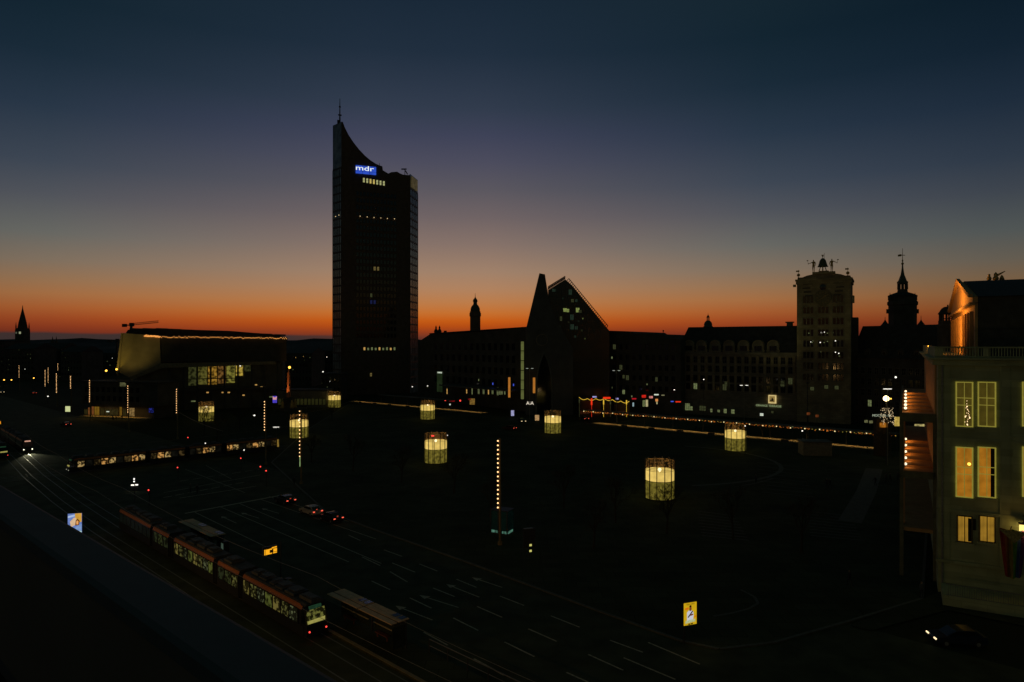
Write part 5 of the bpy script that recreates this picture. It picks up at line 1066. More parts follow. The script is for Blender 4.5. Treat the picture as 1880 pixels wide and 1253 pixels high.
# ---------------------------------------------------------------- cars
def car_mesh():
    b = MB(); pr = [(-2.15, .35), (-2.2, .75), (-1.35, .95), (-.7, 1.02), (.0, 1.0), (1.6, 1.0), (2.1, .95), (2.15, .6), (2.1, .35)]
    b.slab(pr, -.86, .86); return b
def car(name, lab, loc, rz, paint_m, tail=1.0, lights='rear', plate=False, group='cars in the traffic'):
    t = thing(name, lab, 'car', loc, rz, group)                              # local -x is the front
    b = MB(); b.slab([(-2.15, .32), (-2.22, .6), (-2.12, .74), (-1.2, .92), (1.75, 1.0), (2.12, .94), (2.18, .6), (2.1, .32)], -.87, .87); b.slab([(-1.2, .92), (-.45, 1.38), (.2, 1.46), (1.2, 1.42), (1.85, .99)], -.72, .72); b.build('body', paint_m, t)
    g = MB(); g.add([(-1.12, -.66, .98), (-1.12, .66, .98), (-.5, .6, 1.36), (-.5, -.6, 1.36)], [(0, 1, 2, 3)]); g.add([(1.86, -.64, 1.03), (1.86, .64, 1.03), (1.27, .6, 1.40), (1.27, -.6, 1.40)], [(0, 1, 2, 3)])
    for sg in (-1, 1): g.add([(-.95, sg*.725, 1.0), (1.55, sg*.725, 1.03), (1.1, sg*.725, 1.37), (-.4, sg*.725, 1.34)], [(0, 1, 2, 3)])
    g.v = [(x*1.01, y, z+.005) for x, y, z in g.v]; g.build('glass', dark_glass, t)
    for x in (-1.35, 1.35):
        for sg in (-1, 1): w_ = MB(); w_.tube((x, sg*.7, .32), (x, sg*.89, .32), .32, n=14); o = w_.build('wheel', rubber, t); w_ = MB(); w_.tube((x, sg*.89, .32), (x, sg*.9, .32), .18, n=8); w_.build('rim', greymetal, o)
    if 'rear' in lights:
        for sg in (-1, 1): m = MB(); m.box(2.14, 2.22, sg*.7-.14, sg*.7+.14, .74, .88); m.build('tail_light', lit('car_tail', (255, 96, 70), 1.3*tail, sample=True), t)
        m = MB(); m.box(1.84, 1.9, -.12, .12, 1.06, 1.1); m.build('brake_light', lit('brake_light', (235, 90, 60), .9), t)
    if 'front' in lights:
        for sg in (-1, 1): m = MB(); m.box(-2.24, -2.16, sg*.66-.2, sg*.66+.2, .62, .74); m.build('headlight', lit('car_head', (255, 225, 170), 1.6), t)
    if plate: m = MB(); m.box(2.18, 2.23, -.5, .5, .45, .66); m.build('bumper_plate', mat('plate', (.8, .8, .7), .5), t)
    return t
blackp = mat('black_paint', (.02, .02, .023), .22, .2, spec=.6); silver = mat('silver_paint', (.45, .40, .34), .35, .4, spec=.6); bluep = mat('dark_blue_paint', (.02, .028, .045), .2, .2, spec=.7)
def carpos(x, y, back=0): p = G(x, y); return p
car('car', 'dark car stopped first at the white line with both tail lights lit', G(535, 928)-U*2.2, RA, blackp)
car('car', 'silver car stopped second in the line with a pale glowing bumper', G(584, 949)-U*2.2, RA, silver, plate=True)
car('car', 'black car stopped third in the line at the crossing', G(622, 962)-U*2.2, RA, blackp, .9)
light('POINT', 'headlight_beam', G(600, 953)-U*.4+Vector((0, 0, .6)), 5, (1, .9, .55), None, size=.1)
car('car', 'small car driving away on the left road with red tail lights', G(120.5, 783), RA+R(8), blackp, 1)
car('car', 'dark car with two red lights before the string-lit canopy', G(1073, 772), RA+R(-30), blackp, 1)
car('car', 'dim red-lit car behind the light mast and square sign', G(935, 790), RA+R(10), mat('dark_red_paint', (.12, .02, .02), .4), 1)
car('car', 'far car with two pale red lights on the left avenue', G(62, 724), RA, blackp, 1)
car('car', 'far oncoming car with white headlights at the left edge', G(3, 722), RA+math.pi, blackp, 1, 'front')
car('car', 'dark blue car at the lower right corner by the opera', G(1757, 1182), R(-5), bluep, .25, 'front')
car('car', 'far oncoming car with headlights between lantern and column right of the kiosk', G(958, 776), RA+R(150), blackp, 1, 'front')

# ---------------------------------------------------------------- traffic signals
def signal(x, y, h_, m_, lab, n=1, dx=0):
    Y = F*(CH-h_)/(y-YH); X = (x-940)/F*Y; t = thing('traffic_light', lab, 'traffic light', (X, Y, 0), 0, 'traffic lights')
    b = MB(); b.tube((0, .1, 0), (0, .1, h_+.4), .07); b.build('pole', darkmetal, t); b = MB(); b.box(-.18, .18, -.12, .12, h_-.75, h_+.35); b.build('housing', darkmetal, t)
    for i in range(n): b = MB(); b.ball((0, -.13, h_-.42*i), .13, 8); b.build('lens', m_, t)
    return t
rl = lit('signal_red', (255, 70, 60), 1.8)
for x, y, h_, lab in ((345.5, 803.5, 3.2, 'red traffic light left of the crossing tram on the far kerb'), (478.5, 857, 3.0, 'left one of the red pair of traffic lights near the stop line'), (489, 864.5, 3.0, 'right and brighter one of the red pair near the stop line'), (273.5, 900, 2.6, 'red signal right of the white tram signal'),
                 (326.5, 858.5, 2.4, 'tiny red signal under the tram windows'), (442.5, 841.5, 2.4, 'small red signal beside the tram and pedestrian island')): signal(x, y, h_, rl, lab)
signal(247, 879.5, 4.0, lit('signal_white', (255, 255, 245), 1.6), 'white twin-dot tram signal in the middle of the junction', 2)
t = thing('pale_sign_lamp', 'pair of small white lamps below the white tram signal', 'lamp', (*G(247, 902).xy, 0)); b = MB(); b.box(-.6, -.1, -.1, .1, 1.0, 1.18); b.build('lens', bulb_white, t); b = MB(); b.box(.1, .6, -.1, .1, 1.05, 1.23); b.build('lens', bulb_white, t); b = MB(); b.box(-.65, .65, .1, .2, 0, 1.3); b.build('case', darkmetal, t)
signal(448.5, 826.5, 3.0, bulb_white, 'small white pedestrian signal in front of the last tram car'); signal(377.5, 814, 4.0, bulb_white, 'small white signal lamp above the crossing tram')

# ---------------------------------------------------------------- adverts, signs, kiosks
def board(name, lab, px, Y, w_, h_, zb, rz, face, cat='billboard', post=True, th=.12, group=None):
    X = (px-940)/F*Y; t = thing(name, lab, cat, (X, Y, 0), rz, group)
    b = MB(); b.box(-w_/2-.06, w_/2+.06, 0, th, zb-.06, zb+h_+.06); b.build('case', darkmetal, t); b = MB(); b.box(-w_/2, w_/2, -.03, -.002, zb, zb+h_); P_ = b.build('panel', face, t)
    if post: b = MB(); b.box(-.07, .07, th/2-.05, th/2+.05, 0, zb); b.build('post', darkmetal, t)
    return t, P_
bb_, pn_ = board('billboard', 'lit yellow poster board showing a person in a white shirt', 1267, 61.5, 1.36, 2.0, 0, R(21), lit('poster_yellow', (205, 165, 22), .95, .12, 2))
zb = CH-(1149-YH)/F*61.3; pn_.location.z = zb; [setattr(c, 'location', (0, 0, zb)) for c in bb_.children if c.name.startswith('case')]; [setattr(c, 'scale', (1, 1, zb/.0001)) for c in bb_.children if False]
b = MB(); b.box(-.66, -.58, .02, .1, 0, zb); b.build('post', darkmetal, bb_)
def flat(par, parts, y=-.035):
    for i, (m_, poly) in enumerate(parts): b = MB(); b.slab(poly, y-.004*(i+1), y-.004*i-.001); b.build('picture_shape', m_, par)
W_ = lit('poster_white', (205, 205, 215), .9, .1, 3); K_ = mat('poster_black', (.02, .015, .015), .7); S_ = lit('poster_skin', (120, 66, 34), .9); G_ = lit('poster_pale', (190, 200, 150), .9, .3, 6); O_ = lit('poster_orange', (215, 110, 20), .9)
flat(pn_, [(W_, [(-.36, .42), (.30, .42), (.36, .9), (.3, 1.2), (.05, 1.32), (-.18, 1.3), (-.36, 1.15)]), (S_, [(-.09, 1.25), (.09, 1.25), (.14, 1.45), (.1, 1.68), (-.07, 1.68), (-.12, 1.45)]), (K_, [(-.12, 1.6), (.12, 1.6), (.1, 1.76), (-.08, 1.76)]), (K_, [(-.3, .72), (-.2, .66), (.28, 1.18), (.2, 1.26)]), (S_, [(-.02, .8), (.3, .86), (.3, .98), (0, .96)]),
            (G_, [(-.56, .18), (.5, .26), (.5, .48), (-.5, .44)]), (K_, [(-.24, .03), (-.02, .04), (-.02, .14), (-.24, .13)]), (K_, [(.03, .04), (.25, .06), (.25, .16), (.03, .14)]), (O_, [(-.58, 1.38), (-.2, 1.45), (-.2, 1.62), (-.58, 1.58)]), (O_, [(.42, .62), (.6, .64), (.6, .8), (.42, .78)])])
text('TEN CITY', .20, K_, pn_, (0, -.06, 1.8), ext=.004)
ab, pn2 = board('billboard', 'lit poster with two faces half hidden by the parapet edge', 137.5, 96, 1.75, 2.9, 0, R(14), lit('poster_blue', (110, 135, 200), .95, .3, 2))
zb2 = CH-(981-YH)/F*96; pn2.location.z = zb2; [setattr(c, 'location', (0, 0, zb2)) for c in ab.children if c.name.startswith('case')]
b = MB(); b.box(-.1, .1, .02, .1, 0, zb2); b.build('post', darkmetal, ab)
flat(pn2, [(lit('poster_gold', (215, 160, 60), .95, .2, 2), [(0, 2.9), (.85, 2.9), (.85, 1.7), (.1, 1.5)]), (lit('poster_cream', (225, 190, 150), .95, .2, 2), [(-.5, 1.0), (.1, 1.3), (.2, 2.2), (-.1, 2.35), (-.6, 1.8)]), (lit('poster_pale_blue', (170, 190, 225), .95), [(-.85, 2.3), (0, 2.5), (0, 2.75), (-.85, 2.6)]), (lit('poster_hair', (110, 56, 16), .8), [(.05, 1.2), (.55, 1.25), (.62, 1.85), (.35, 2.15), (.12, 1.9)]),
            (lit('poster_face', (235, 165, 95), .95), [(.2, 1.35), (.45, 1.35), (.46, 1.8), (.3, 1.92), (.18, 1.75)]), (lit('poster_shirt', (130, 160, 210), .9, .2, 3), [(0, .5), (.85, .4), (.85, 1.35), (.5, 1.25), (.1, 1.0)]), (lit('poster_mint', (190, 225, 215), .9), [(.4, .12), (.85, .12), (.85, .42), (.4, .42)])])
board('poster_panel', 'pale blank glowing square panel left of the corner building', 124.5, 250, 1.8, 2.0, 1.8, 0, lit('panel_white', (205, 212, 150), .95, .1, 1), 'lit panel')
vb, vp = board('poster_panel', 'pink and violet lit poster beside the bulb-strung mast', 504.5, 262, 1.6, 2.6, 4.0, 0, lit('poster_violet', (84, 70, 210), .9, .3, 1.5), 'lit panel'); flat(vp, [(lit('poster_pink', (225, 160, 160), .95, .3, 2), [(-.75, 5.2), (.7, 5.2), (.8, 6.5), (.2, 6.1), (-.2, 6.1), (-.75, 6.5)])])
board('poster_panel', 'white patterned lit panel at the stop behind the crossing tram', 500.5, 172, 1.25, 1.9, .8, 0, lit('panel_grey', (150, 158, 130), .85, .7, 2.4), 'lit panel')
board('poster_panel', 'yellowish narrow lit panel right of the white patterned one', 509.5, 172, .7, 1.9, .8, 0, lit('panel_yellow', (150, 120, 50), .85, .6, 2), 'lit panel')
t, q = board('stop_sign', 'narrow white lit stop sign above the crossing tram', 507, 190, 2.4, .35, 3.4, R(5), darkmetal, 'sign'); text('LINIE 90', .45, bulb_white, t, (0, -.08, 3.4), ext=.02)
board('information_stele', 'slim pale green lit stele under the second bulb mast', 552, 148, .5, 2.2, .2, 0, lit('stele_green', (140, 170, 110), .9, .3, 1), 'stele', False)
board('poster_panel', 'bluish white round-lettered panel left of the red-lit car', 941, 245, 1.1, 2.0, .8, 0, lit('panel_blue', (170, 170, 215), .9, .4, 2), 'lit panel')
board('poster_panel', 'warm amber lit panel just left of the lantern below the spire hall', 986, 232, 1.4, 1.9, .6, 0, lit('panel_amber', (190, 150, 100), .9, .5, 2), 'lit panel')
board('poster_panel', 'tall amber lit kiosk pane by the platform below the university', 867, 290, 2.2, 2.6, .8, 0, lit('kiosk_amber', (130, 100, 44), .9, .6, 1.2), 'lit panel')
t = thing('neon_sign', 'cream glowing letters in front of the spire hall', 'sign', (*AT(973, 740, 246).xy, 0)); zz = AT(973, 743.5, 246).z; text('AiA', 1.75, lit('neon_cream', (235, 222, 200), 1.0), t, (0, -.1, zz), ext=.06); b = MB(); b.box(-1.7, 1.7, .1, .2, zz-.5, zz-.3); b.box(-1.6, -1.5, .1, .2, 0, zz-.5); b.box(1.5, 1.6, .1, .2, 0, zz-.5); b.build('frame', darkmetal, t)
# dot-matrix board of the road
p = G(973, 1030); p = Vector(((972-940)/F*86, 86, 0)); t = thing('parking_sign', 'black parking board with two small yellow digits behind the near kerb', 'sign', p, R(20)); b = MB(); b.box(-.8, .8, 0, .2, 1.2, 3.6); b.box(-.06, .06, .02, .12, 0, 1.2); b.build('case', darkmetal, t)
zy = lit('digit_yellow', (205, 200, 110), .95)
for y in (1001.5, 1012): z = CH-(y-YH)/F*86; b = MB(); b.box(.0, .3, -.03, -.002, z-.13, z+.13); b.build('digit', zy, t)
b = MB(); b.box(-.75, .4, -.25, .2, 3.62, 3.68); b.build('hood', greymetal, t)
# teal glass stair kiosk
kc = G(931, 985); kt = Vector((kc.x, kc.y, 0)); t = thing('glass_kiosk', 'teal-lit glass kiosk at the foot of the nearest bulb mast', 'kiosk', kt, R(-28)); tl = mat('teal_glass', (.02, .06, .055), .15, em=lin((2, 11, 9)), es=.8, emvar=.5, emscale=1, spec=.6); tl2 = lit('teal_glow', (84, 132, 112), .8, .8, 2.5)
hk = 3.3
for nm, x0, x1, y0, y1 in (('a', -2.6, 0, 0, .05), ('b', 0, .05, .05, 1.9), ('c', -2.6, -2.55, .05, 1.9), ('d', -2.6, 0, 1.9, 1.95)):
    b = MB(); b.box(x0+.03, x1-.0, y0, y1, .25, hk); b.build('glass_wall', tl, t)
for x0, x1, y0, y1 in ((-2.5, -1.5, -.03, -.01), (-.8, -.55, -.03, -.01), (-.4, -.05, -.03, -.01), (.06, .08, .1, 1.6)):
    b = MB(); b.box(x0, x1, y0, y1, .28, .62); b.build('glow_strip', tl2, t)
b = MB(); 
for x, y in ((-2.6, 0), (0, 0), (-1.4, 0), (0, 1.95), (-2.6, 1.95)): b.box(x-.06, x+.06, y-.08, y+.04, 0, hk+.1)
b.box(-2.7, .1, -.1, 2.05, hk+.1, hk+.2); b.box(-2.7, .1, -.1, 2.05, 0, .24); b.build('frame', darkmetal, t)
# pale box kiosk
kb = G(1482, 838); t = thing('pale_booth', 'grey windowless booth on the square left of the opera', 'booth', kb, R(-8)); b = MB(); b.box(-.9, 5.6, 0, 4.5, .1, 3.3); b.build('wall', mat('booth_paint', (.30, .26, .18), .8), t); b = MB(); b.box(-1.1, 5.8, -.2, 4.7, 3.32, 3.5); b.build('roof', zinc, t)

# ---------------------------------------------------------------- canopy with festive bulbs over the far tram platform
cs0, cs1 = 129, PL+2; zc = 4.0
CN = thing('tram_canopy', 'long flat tram stop canopy edged with festive bulbs right of the spire hall', 'canopy', PA+pd*cs0+pn*2.0, PLa); Ln = cs1-cs0
b = MB(); b.box(0, Ln, 0, 3.6, zc, zc+.25); b.box(-.1, Ln+.1, -.1, 0, zc-.05, zc+.35); b.build('roof', zinc, CN)
pm = MB(); pm.box(-.09, .09, -.09, .09, 0, zc); pme = pm.mesh('post', darkmetal)
for i in range(10): obj('post', pme, CN, (2+(Ln-4)*i/9, 1.8, 0))
LS = thing('light_string', 'long string of amber and pale bulbs along the tram canopy edge', 'string lights', PA+pd*cs0+pn*1.85, PLa); rnd = random.Random(5)
b = MB(); b.tube((0, 0, zc-.02), (Ln, 0, zc-.02), .03, n=4); b.build('cable', darkmetal, LS)
cb = [lit('string_bulb_amber', (235, 130, 48), .95), lit('string_bulb_pale', (250, 225, 160), 1.2), lit('string_bulb_green', (150, 140, 60), .9), lit('string_bulb_dim', (150, 80, 36), .8)]
bms = []
for i, m_ in enumerate(cb): q = MB(); q.ball((0, 0, 0), .17 if i == 1 else .12, 6); bms.append(q.mesh('bulb', m_))
small = MB(); 
for i in range(100): obj('bulb', bms[1 if i % 4 == 0 else rnd.choice([0, 0, 2, 3])], LS, (Ln*i/99, -.08, zc-.12+rnd.uniform(-.12, .12)))
q = MB()
for i in range(230): q.ball((rnd.uniform(0, Ln), -.08, zc-.2+rnd.uniform(-.22, .22)), .07, 5)
q.build('bulb', cb[0], LS, kind='stuff')
for s0, e_ in ((2, 300), (134, 400)):
    L_ = 80 if s0 < 50 else PL-135; c_ = PA+pd*(s0+L_/2)+pn*2.4+Vector((0, 0, 3.7)); o = light('AREA', 'canopy_light', c_, e_, (1, .62, .2), None, None, L_, sy=.4); o.rotation_euler = (0, 0, PLa)
    o.data.spread = R(75)
CN2 = thing('tram_canopy', 'dark unlit platform canopy in front of the university building', 'canopy', PA+pd*18+pn*2.0, PLa); b = MB(); b.box(0, 46, .4, 3.4, 3.8, 4.0); b.build('roof', zinc, CN2)
for i in range(6): obj('post', pme, CN2, (1+8.8*i, 1.8, -.15))
# low wall segments and benches breaking the lit edge
bm2 = MB(); bm2.box(-.9, .9, -.3, .3, 0, .95); bme = bm2.mesh('planter', darkstone)
for i, (x, wh) in enumerate(((660, 'nearest the small far lantern'), (688, 'second right of the far lantern'), (715, 'under the left part of the high-rise'), (748, 'just left of the lantern at the high-rise foot'), (1146, 'near the left end of the canopy'), (1196, 'midway along the canopy'), (1248, 'third left of the right lantern'), (1306, 'just left of the right lantern'), (1441, 'just left of the grey booth'))):
    Yp_ = None; y_ = 738+(x-640)*91/985; p = G(x, y_+1.5); o = obj('planter', bme, None, p, PLa); tag(o, 'dark planter block on the platform edge '+wh, 'planter', 'planter blocks along the platform edge')
# market stalls with scalloped light garland
for i, (x0, x1, c, lab) in enumerate(((1063, 1086, 1, 'dark market stall at the left end of the garland'), (1086, 1105, 0, 'market stall with a lit red post'), (1107, 1124, 1, 'market stall under the glowing red sign'), (1128, 1158, 1, 'market stall at the right end of the garland'))):
    Y = 250; p0 = AT(x0, 740, Y); q = Y/F; t = thing('market_stall', lab, 'market stall', (p0.x, Y, 0), 0, 'market stalls'); w_ = (x1-x0)*q
    zt = CH-(734+i*2-YH)*q; b = MB(); b.box(0, w_-.3, .3, 3, 0, zt-.4); b.build('booth', mat('stall_wood', (.10, .06, .03), .8), t); b = MB(); b.slabx([(0, zt-.38), (3.3, zt-.38), (1.6, zt+.6)], -.1, w_-.2); b.build('roof', roofm, t)
    m = MB(); m.box(.5, w_-.9, .24, .29, 1.0, 2.0); m.build('hatch', lit('stall_hatch', (60, 30, 16), .8, .7, 1), t)
Y = 249; q = Y/F; GL = thing('light_garland', 'yellow scalloped light garland over the market stalls', 'string lights', (AT(1063, 730, Y).x, Y, 0)); b = MB(); pts = []
for i in range(49):
    f = i/48; x = (1155-1063)*f; sag = abs(math.sin(f*math.pi*6)); y = 729.5+7*f+3.2*sag+1.2*math.sin(f*9); pts.append((x*q, -.2, CH-(y-YH)*q))
for i in range(48): b.tube(pts[i], pts[i+1], .1, n=5)
b.build('tube_light', yellow_sign, GL)
for x, y0, y1, m_, nm in ((1086, 731.5, 744, red_sign, 'post'), (1108, 734, 743, yellow_sign, 'post'), (1120.5, 735, 743, win_dim, 'post'), (1150, 735, 742.5, yellow_sign, 'post'), (1063.5, 733, 740, win_dim, 'post')):
    b = MB(); wd = .28 if m_ is red_sign else .18; X = (x-1063)*q; b.box(X-wd, X+wd, -.45, -.1, CH-(y1-YH)*q, CH-(y0-YH)*q); b.box(X-.05, X+.05, -.3, -.2, 0, CH-(y1-YH)*q); b.build(nm, m_, GL)
for x, y, w_, h_, m_, lab in ((1091.5, 729, 1.5, .5, lit('sign_lilac', (170, 165, 225), .9, .3, 2), 'lilac sign above the red garland post'), (1114, 731, 2.7, .7, red_sign, 'red sign in the middle of the garland'), (1133, 732.5, 1.0, .6, lit('sign_lilac', (170, 165, 225), .9, .3, 2), 'small lilac sign right of the red garland sign'),
      (1164, 732.5, 1.6, .45, lit('sign_crimson', (190, 24, 36), .8), 'crimson sign just right of the garland'), (1182, 728, 1.5, 1.0, lit('sign_scarlet', (225, 40, 26), .9, .4, 1.5), 'jagged scarlet sign between crimson and white-red signs'), (1195, 729.5, 1.3, .8, lit('sign_whitered', (225, 140, 130), .9, .6, 1.2), 'white and red square sign'),
      (1205, 725, 1.6, .45, white_sign, 'white oblong sign right of the white and red one'), (1217, 726, 1.1, .35, lit('sign_beige', (130, 125, 90), .8), 'small beige sign beside the white oblong one'), (1234, 737.5, 1.0, .35, blue_sign, 'blue half of the shop sign beside its red half'), (1245, 738, 1.9, .4, red_sign, 'red half of the shop sign beside its blue half'),
      (1182, 741, .9, 2.3, win_cool, 'bright shop door under the scarlet sign'), (1187.5, 740.5, .8, 2.5, lit('door_warm', (190, 180, 130), .9, .5, 1), 'warm bright shop door beside the cool one'), (1162.5, 743, .5, 1.4, lit('door_blue', (140, 165, 170), .9), 'slim bluish lit panel under the crimson sign'), (1205.5, 735, .9, .9, lit('clock_orange', (235, 150, 80), .9, .3, 3), 'round orange sign under the white oblong sign'), (1206, 740, .4, .9, lit('door_warm', (190, 180, 130), .9, .5, 1), 'little pale lit slot under the round orange sign')):
    Y = 247; p = AT(x, y, Y); t = thing('shop_sign', 'lit '+lab, 'sign', (p.x, Y, 0), 0, 'lit shop signs'); b = MB(); b.box(-w_/2, w_/2, -.2, 0, p.z-h_/2, p.z+h_/2); b.build('panel', m_, t)
    b = MB(); b.box(-.05, .05, .01, .1, 0, p.z+h_/2); b.box(-w_/2, w_/2, .0+.01, .1, p.z+h_/2-.1, p.z+h_/2); b.build('bracket', darkmetal, t)
# red blurred lights behind the lantern left of the spire
for x, y, w_, m_, lab in ((817.5, 735, .6, red_l, 'left red light under the university entrance'), (830, 736.5, 2.3, lit('dull_red', (120, 16, 20), .8, .5, 1), 'dull red bar sign under the university entrance'), (845, 736, .6, red_l, 'right red light under the university entrance'), (862, 733.5, 1.2, lit('dull_red', (120, 16, 20), .8, .5, 1), 'far dull red sign beside the amber kiosk pane'), (826.5, 743, .7, white_sign, 'small white sign hanging below the dull red bar')):
    p = AT(x, y, 288); t = thing('shop_sign', lab, 'sign', (p.x, p.y, 0), 0, 'lit shop signs'); b = MB(); b.box(-w_/2, w_/2, -.2, 0, p.z-.3, p.z+.3); b.build('panel', m_, t); b = MB(); b.box(-.05, .05, .01, .1, 0, p.z+.3); b.build('bracket', darkmetal, t)

# ---------------------------------------------------------------- street lamps with twin heads
def twin(x, yt, Y, lab, m_=bulb_white, w_=.9):
    p = AT(x, yt, Y); t = thing('street_lamp', lab, 'street lamp', (p.x, p.y, 0), 0, 'street lamps'); b = MB(); b.tube((0, 0, 0), (0, 0, p.z), .11, .08); b.box(-w_, w_, -.05, .05, p.z, p.z+.08); b.build('post', mat('lamp_post_paint', (.3, .28, .2), .6), t)
    for sg in (-1, 1): b = MB(); b.box(sg*w_-.4, sg*w_+.4, -.2, .2, p.z-.12, p.z-.01); b.build('lamp_head', m_, t)
    return t
twin(972.5, 676.5, 240, 'twin-headed street lamp against the pointed hall facade', lit('lamp_pale', (170, 180, 165), 1.0)); twin(1131.5, 680.5, 232, 'twin-headed street lamp right of the glass roof', lit('lamp_pale', (170, 180, 165), 1.0)); twin(1366, 707.5, 225, 'twin-headed street lamp before the dormered house'); twin(1629.5, 714, 150, 'twin-headed street lamp standing over the blazing lamp near the opera', w_=.45)
p = AT(1627, 732, 152); t = thing('street_lamp', 'blazing amber lamp globe by the fairy-lit tree near the opera', 'street lamp', (p.x, p.y, 0), 0, 'street lamps'); b = MB(); b.tube((0, 0, 0), (0, 0, p.z-.4), .1); b.build('post', darkmetal, t); b = MB(); b.ball((0, 0, p.z), .62, 14); b.build('globe', lit('blazing_lamp', (255, 225, 160), 5), t); light('POINT', 'lamp_light', (0, -.7, p.z), 160, (1, .62, .2), t, size=.4)
p = AT(1635.5, 732.5, 158); t = thing('street_lamp', 'small amber lamp globe just right of the blazing one', 'street lamp', (p.x, p.y, 0), 0, 'street lamps'); b = MB(); b.tube((0, 0, 0), (0, 0, p.z-.2), .07); b.build('post', darkmetal, t); b = MB(); b.ball((0, 0, p.z), .17, 8); b.build('globe', lampglow, t)
p = AT(1644.5, 693, 180); t = thing('street_lamp', 'single white lamp high before the gabled block', 'street lamp', (p.x, p.y, 0), 0, 'street lamps'); b = MB(); b.tube((0, 0, 0), (0, 0, p.z-.2), .08); b.build('post', darkmetal, t); b = MB(); b.ball((0, 0, p.z), .26, 8); b.build('globe', bulb_white, t)
for x, y, Y, r, m_, lab in ((7.5, 698, 430, .45, lampglow, 'lone warm street lamp at the left edge above the avenue'), (21, 698, 400, .4, lampglow, 'bright street lamp under the leftmost bulb mast'), (62, 694.5, 400, .4, lampglow, 'amber street lamp between the bulb masts and leftmost mast'), (88, 728, 300, .3, bulb_white, 'white street light beside the far bulb masts'),
                        (593, 683, 330, .35, bulb_white, 'white street light left of the high-rise foot'), (467, 763, 215, .3, bulb_white, 'white light at the foot of the foyer steps'), (757, 710.5, 300, .25, bulb_white, 'white street light right of the high-rise foot'), (785, 709, 300, .25, bulb_white, 'white street light above the far lantern'),
                        (1292, 697, 235, .22, bulb_white, 'white lamp on the left part of the dormered house'), (1238, 716, 235, .22, bulb_white, 'upper white lamp at the corner of the dormered house'), (1368, 782.5, 165, .16, bulb_white, 'small white lamp over the right-hand lantern rim'), (1455, 784, 178, .2, win_cool, 'greenish lamp under the canopy bulbs'), (1473, 791.5, 172, .2, bulb_white, 'white lamp below the canopy near the grey booth'), (821.5, 799.5, 148, .1, bulb_white, 'pinpoint white lamp over the middle lantern rim')):
    p = AT(x, y, Y); t = thing('street_lamp', lab, 'street lamp', (p.x, p.y, 0), 0, 'street lamps'); b = MB(); b.tube((0, 0, 0), (0, 0, p.z-r*.8), .07, n=5); b.build('post', darkmetal, t); b = MB(); b.ball((0, 0, p.z), r, 8, sz=.7); b.build('globe', m_, t)

# ---------------------------------------------------------------- trees
def tree_mesh(seed, h_=8.5, spread=.55, depth=5, twig=.012):
    rnd = random.Random(seed); T_ = MB(); B_ = MB()
    def grow(b, p, d, ln, r, k):
        q = p+d*ln; b.tube(p, q, r, r*.68, n=5 if k > 2 else 3)
        if k == 0: return
        for i in range(3 if k > 1 else 4):
            a = rnd.uniform(0, 2*math.pi); o = d.orthogonal().normalized(); o.rotate(Matrix.Rotation(a, 3, d)); nd = (d+o*rnd.uniform(.35, .35+spread)+Vector((0, 0, .12))).normalized()
            grow(B_, p+d*ln*rnd.uniform(.55, 1), nd, ln*rnd.uniform(.58, .8), max(r*.55, twig), k-1)
    top = Vector((rnd.uniform(-.2, .2), rnd.uniform(-.2, .2), h_*.33)); T_.tube((0, 0, 0), top, .16, .12, 7)
    for i in range(4):
        a = i*1.6+rnd.uniform(-.3, .3); grow(B_, top-Vector((0, 0, .3*i)), Vector((math.cos(a)*.5, math.sin(a)*.5, 1)).normalized(), h_*.24, .08, depth-1)
    grow(B_, top, Vector((0, 0, 1)), h_*.26, .1, depth-1)
    return T_.mesh('trunk', bark), B_.mesh('crown', bark)
TM = [tree_mesh(i) for i in range(3)]
def tree(x, y, s_, k, lab, z=.12, Y=None):
    p = G(x, y) if Y is None else AT(x, y, Y); t = thing('bare_tree', lab, 'tree', (p.x, p.y, z), random.uniform(0, 6), 'bare winter trees'); t.scale = (s_,)*3
    obj('trunk', TM[k][0], t); obj('crown', TM[k][1], t)
for i, (x, y, s_, lab) in enumerate(((1224, 982, 1.0, 'bare tree whose branches cross the right side of the largest lantern'), (1346, 992, 1.0, 'bare tree standing between largest lantern and the far paving stripes'), (1471, 1016, 1.05, 'bare tree right of the paving stripes before the opera'), (1130, 962, .95, 'bare tree left of the largest lantern'), (1035, 935, .95, 'bare tree right of the nearest bulb mast'),
      (833, 908, 1.0, 'bare tree in front of the middle lantern'), (737, 888, 1.0, 'bare tree left of the middle lantern'), (648, 866, 1.0, 'bare tree behind the waiting cars'), (572, 850, .9, 'bare tree right of the second bulb mast'), (375, 800, 1.25, 'bare tree veiling the lantern before the concert hall'), (398, 812, 1.0, 'bare tree right of the veiled lantern'), (440, 790, 1.0, 'bare tree before the foyer steps'),
      (470, 775, 1.0, 'bare tree left of the pink and violet poster'), (610, 775, .8, 'bare tree in front of the small far lantern'), (900, 950, .9, 'bare tree left of the teal glass kiosk'), (1090, 1010, .9, 'bare tree behind the parking board'), (1400, 720+85, .7, 'bare tree under the canopy bulbs beside the right lantern'))): tree(x, y, s_, i % 3, lab)
p = G(1629, 822); p = AT(1629, 790, 158); t = thing('fairy_light_tree', 'small tree covered in white fairy lights under the blazing lamp', 'tree', (p.x, p.y, 0)); t.scale = (.95,)*3; obj('trunk', TM[1][0], t); obj('crown', TM[1][1], t)
rnd = random.Random(11); zz = AT(1629, 782, 158).z; fb = MB(); fb.ball((0, 0, 0), .085, 5); fbm = fb.mesh('bulb', lit('fairy_bulb', (255, 222, 170), .9)); q = 158/F
for i in range(96):
    sg = rnd.choice((-1, 1)); yy = rnd.uniform(748, 779); xx = sg*(2.5+rnd.uniform(0, 8)*(.55+.45*(yy-748)/30)); obj('bulb', fbm, t, (xx*q/.95, rnd.uniform(-1.6, 1.2), (CH-(yy-YH)*q)/.95))
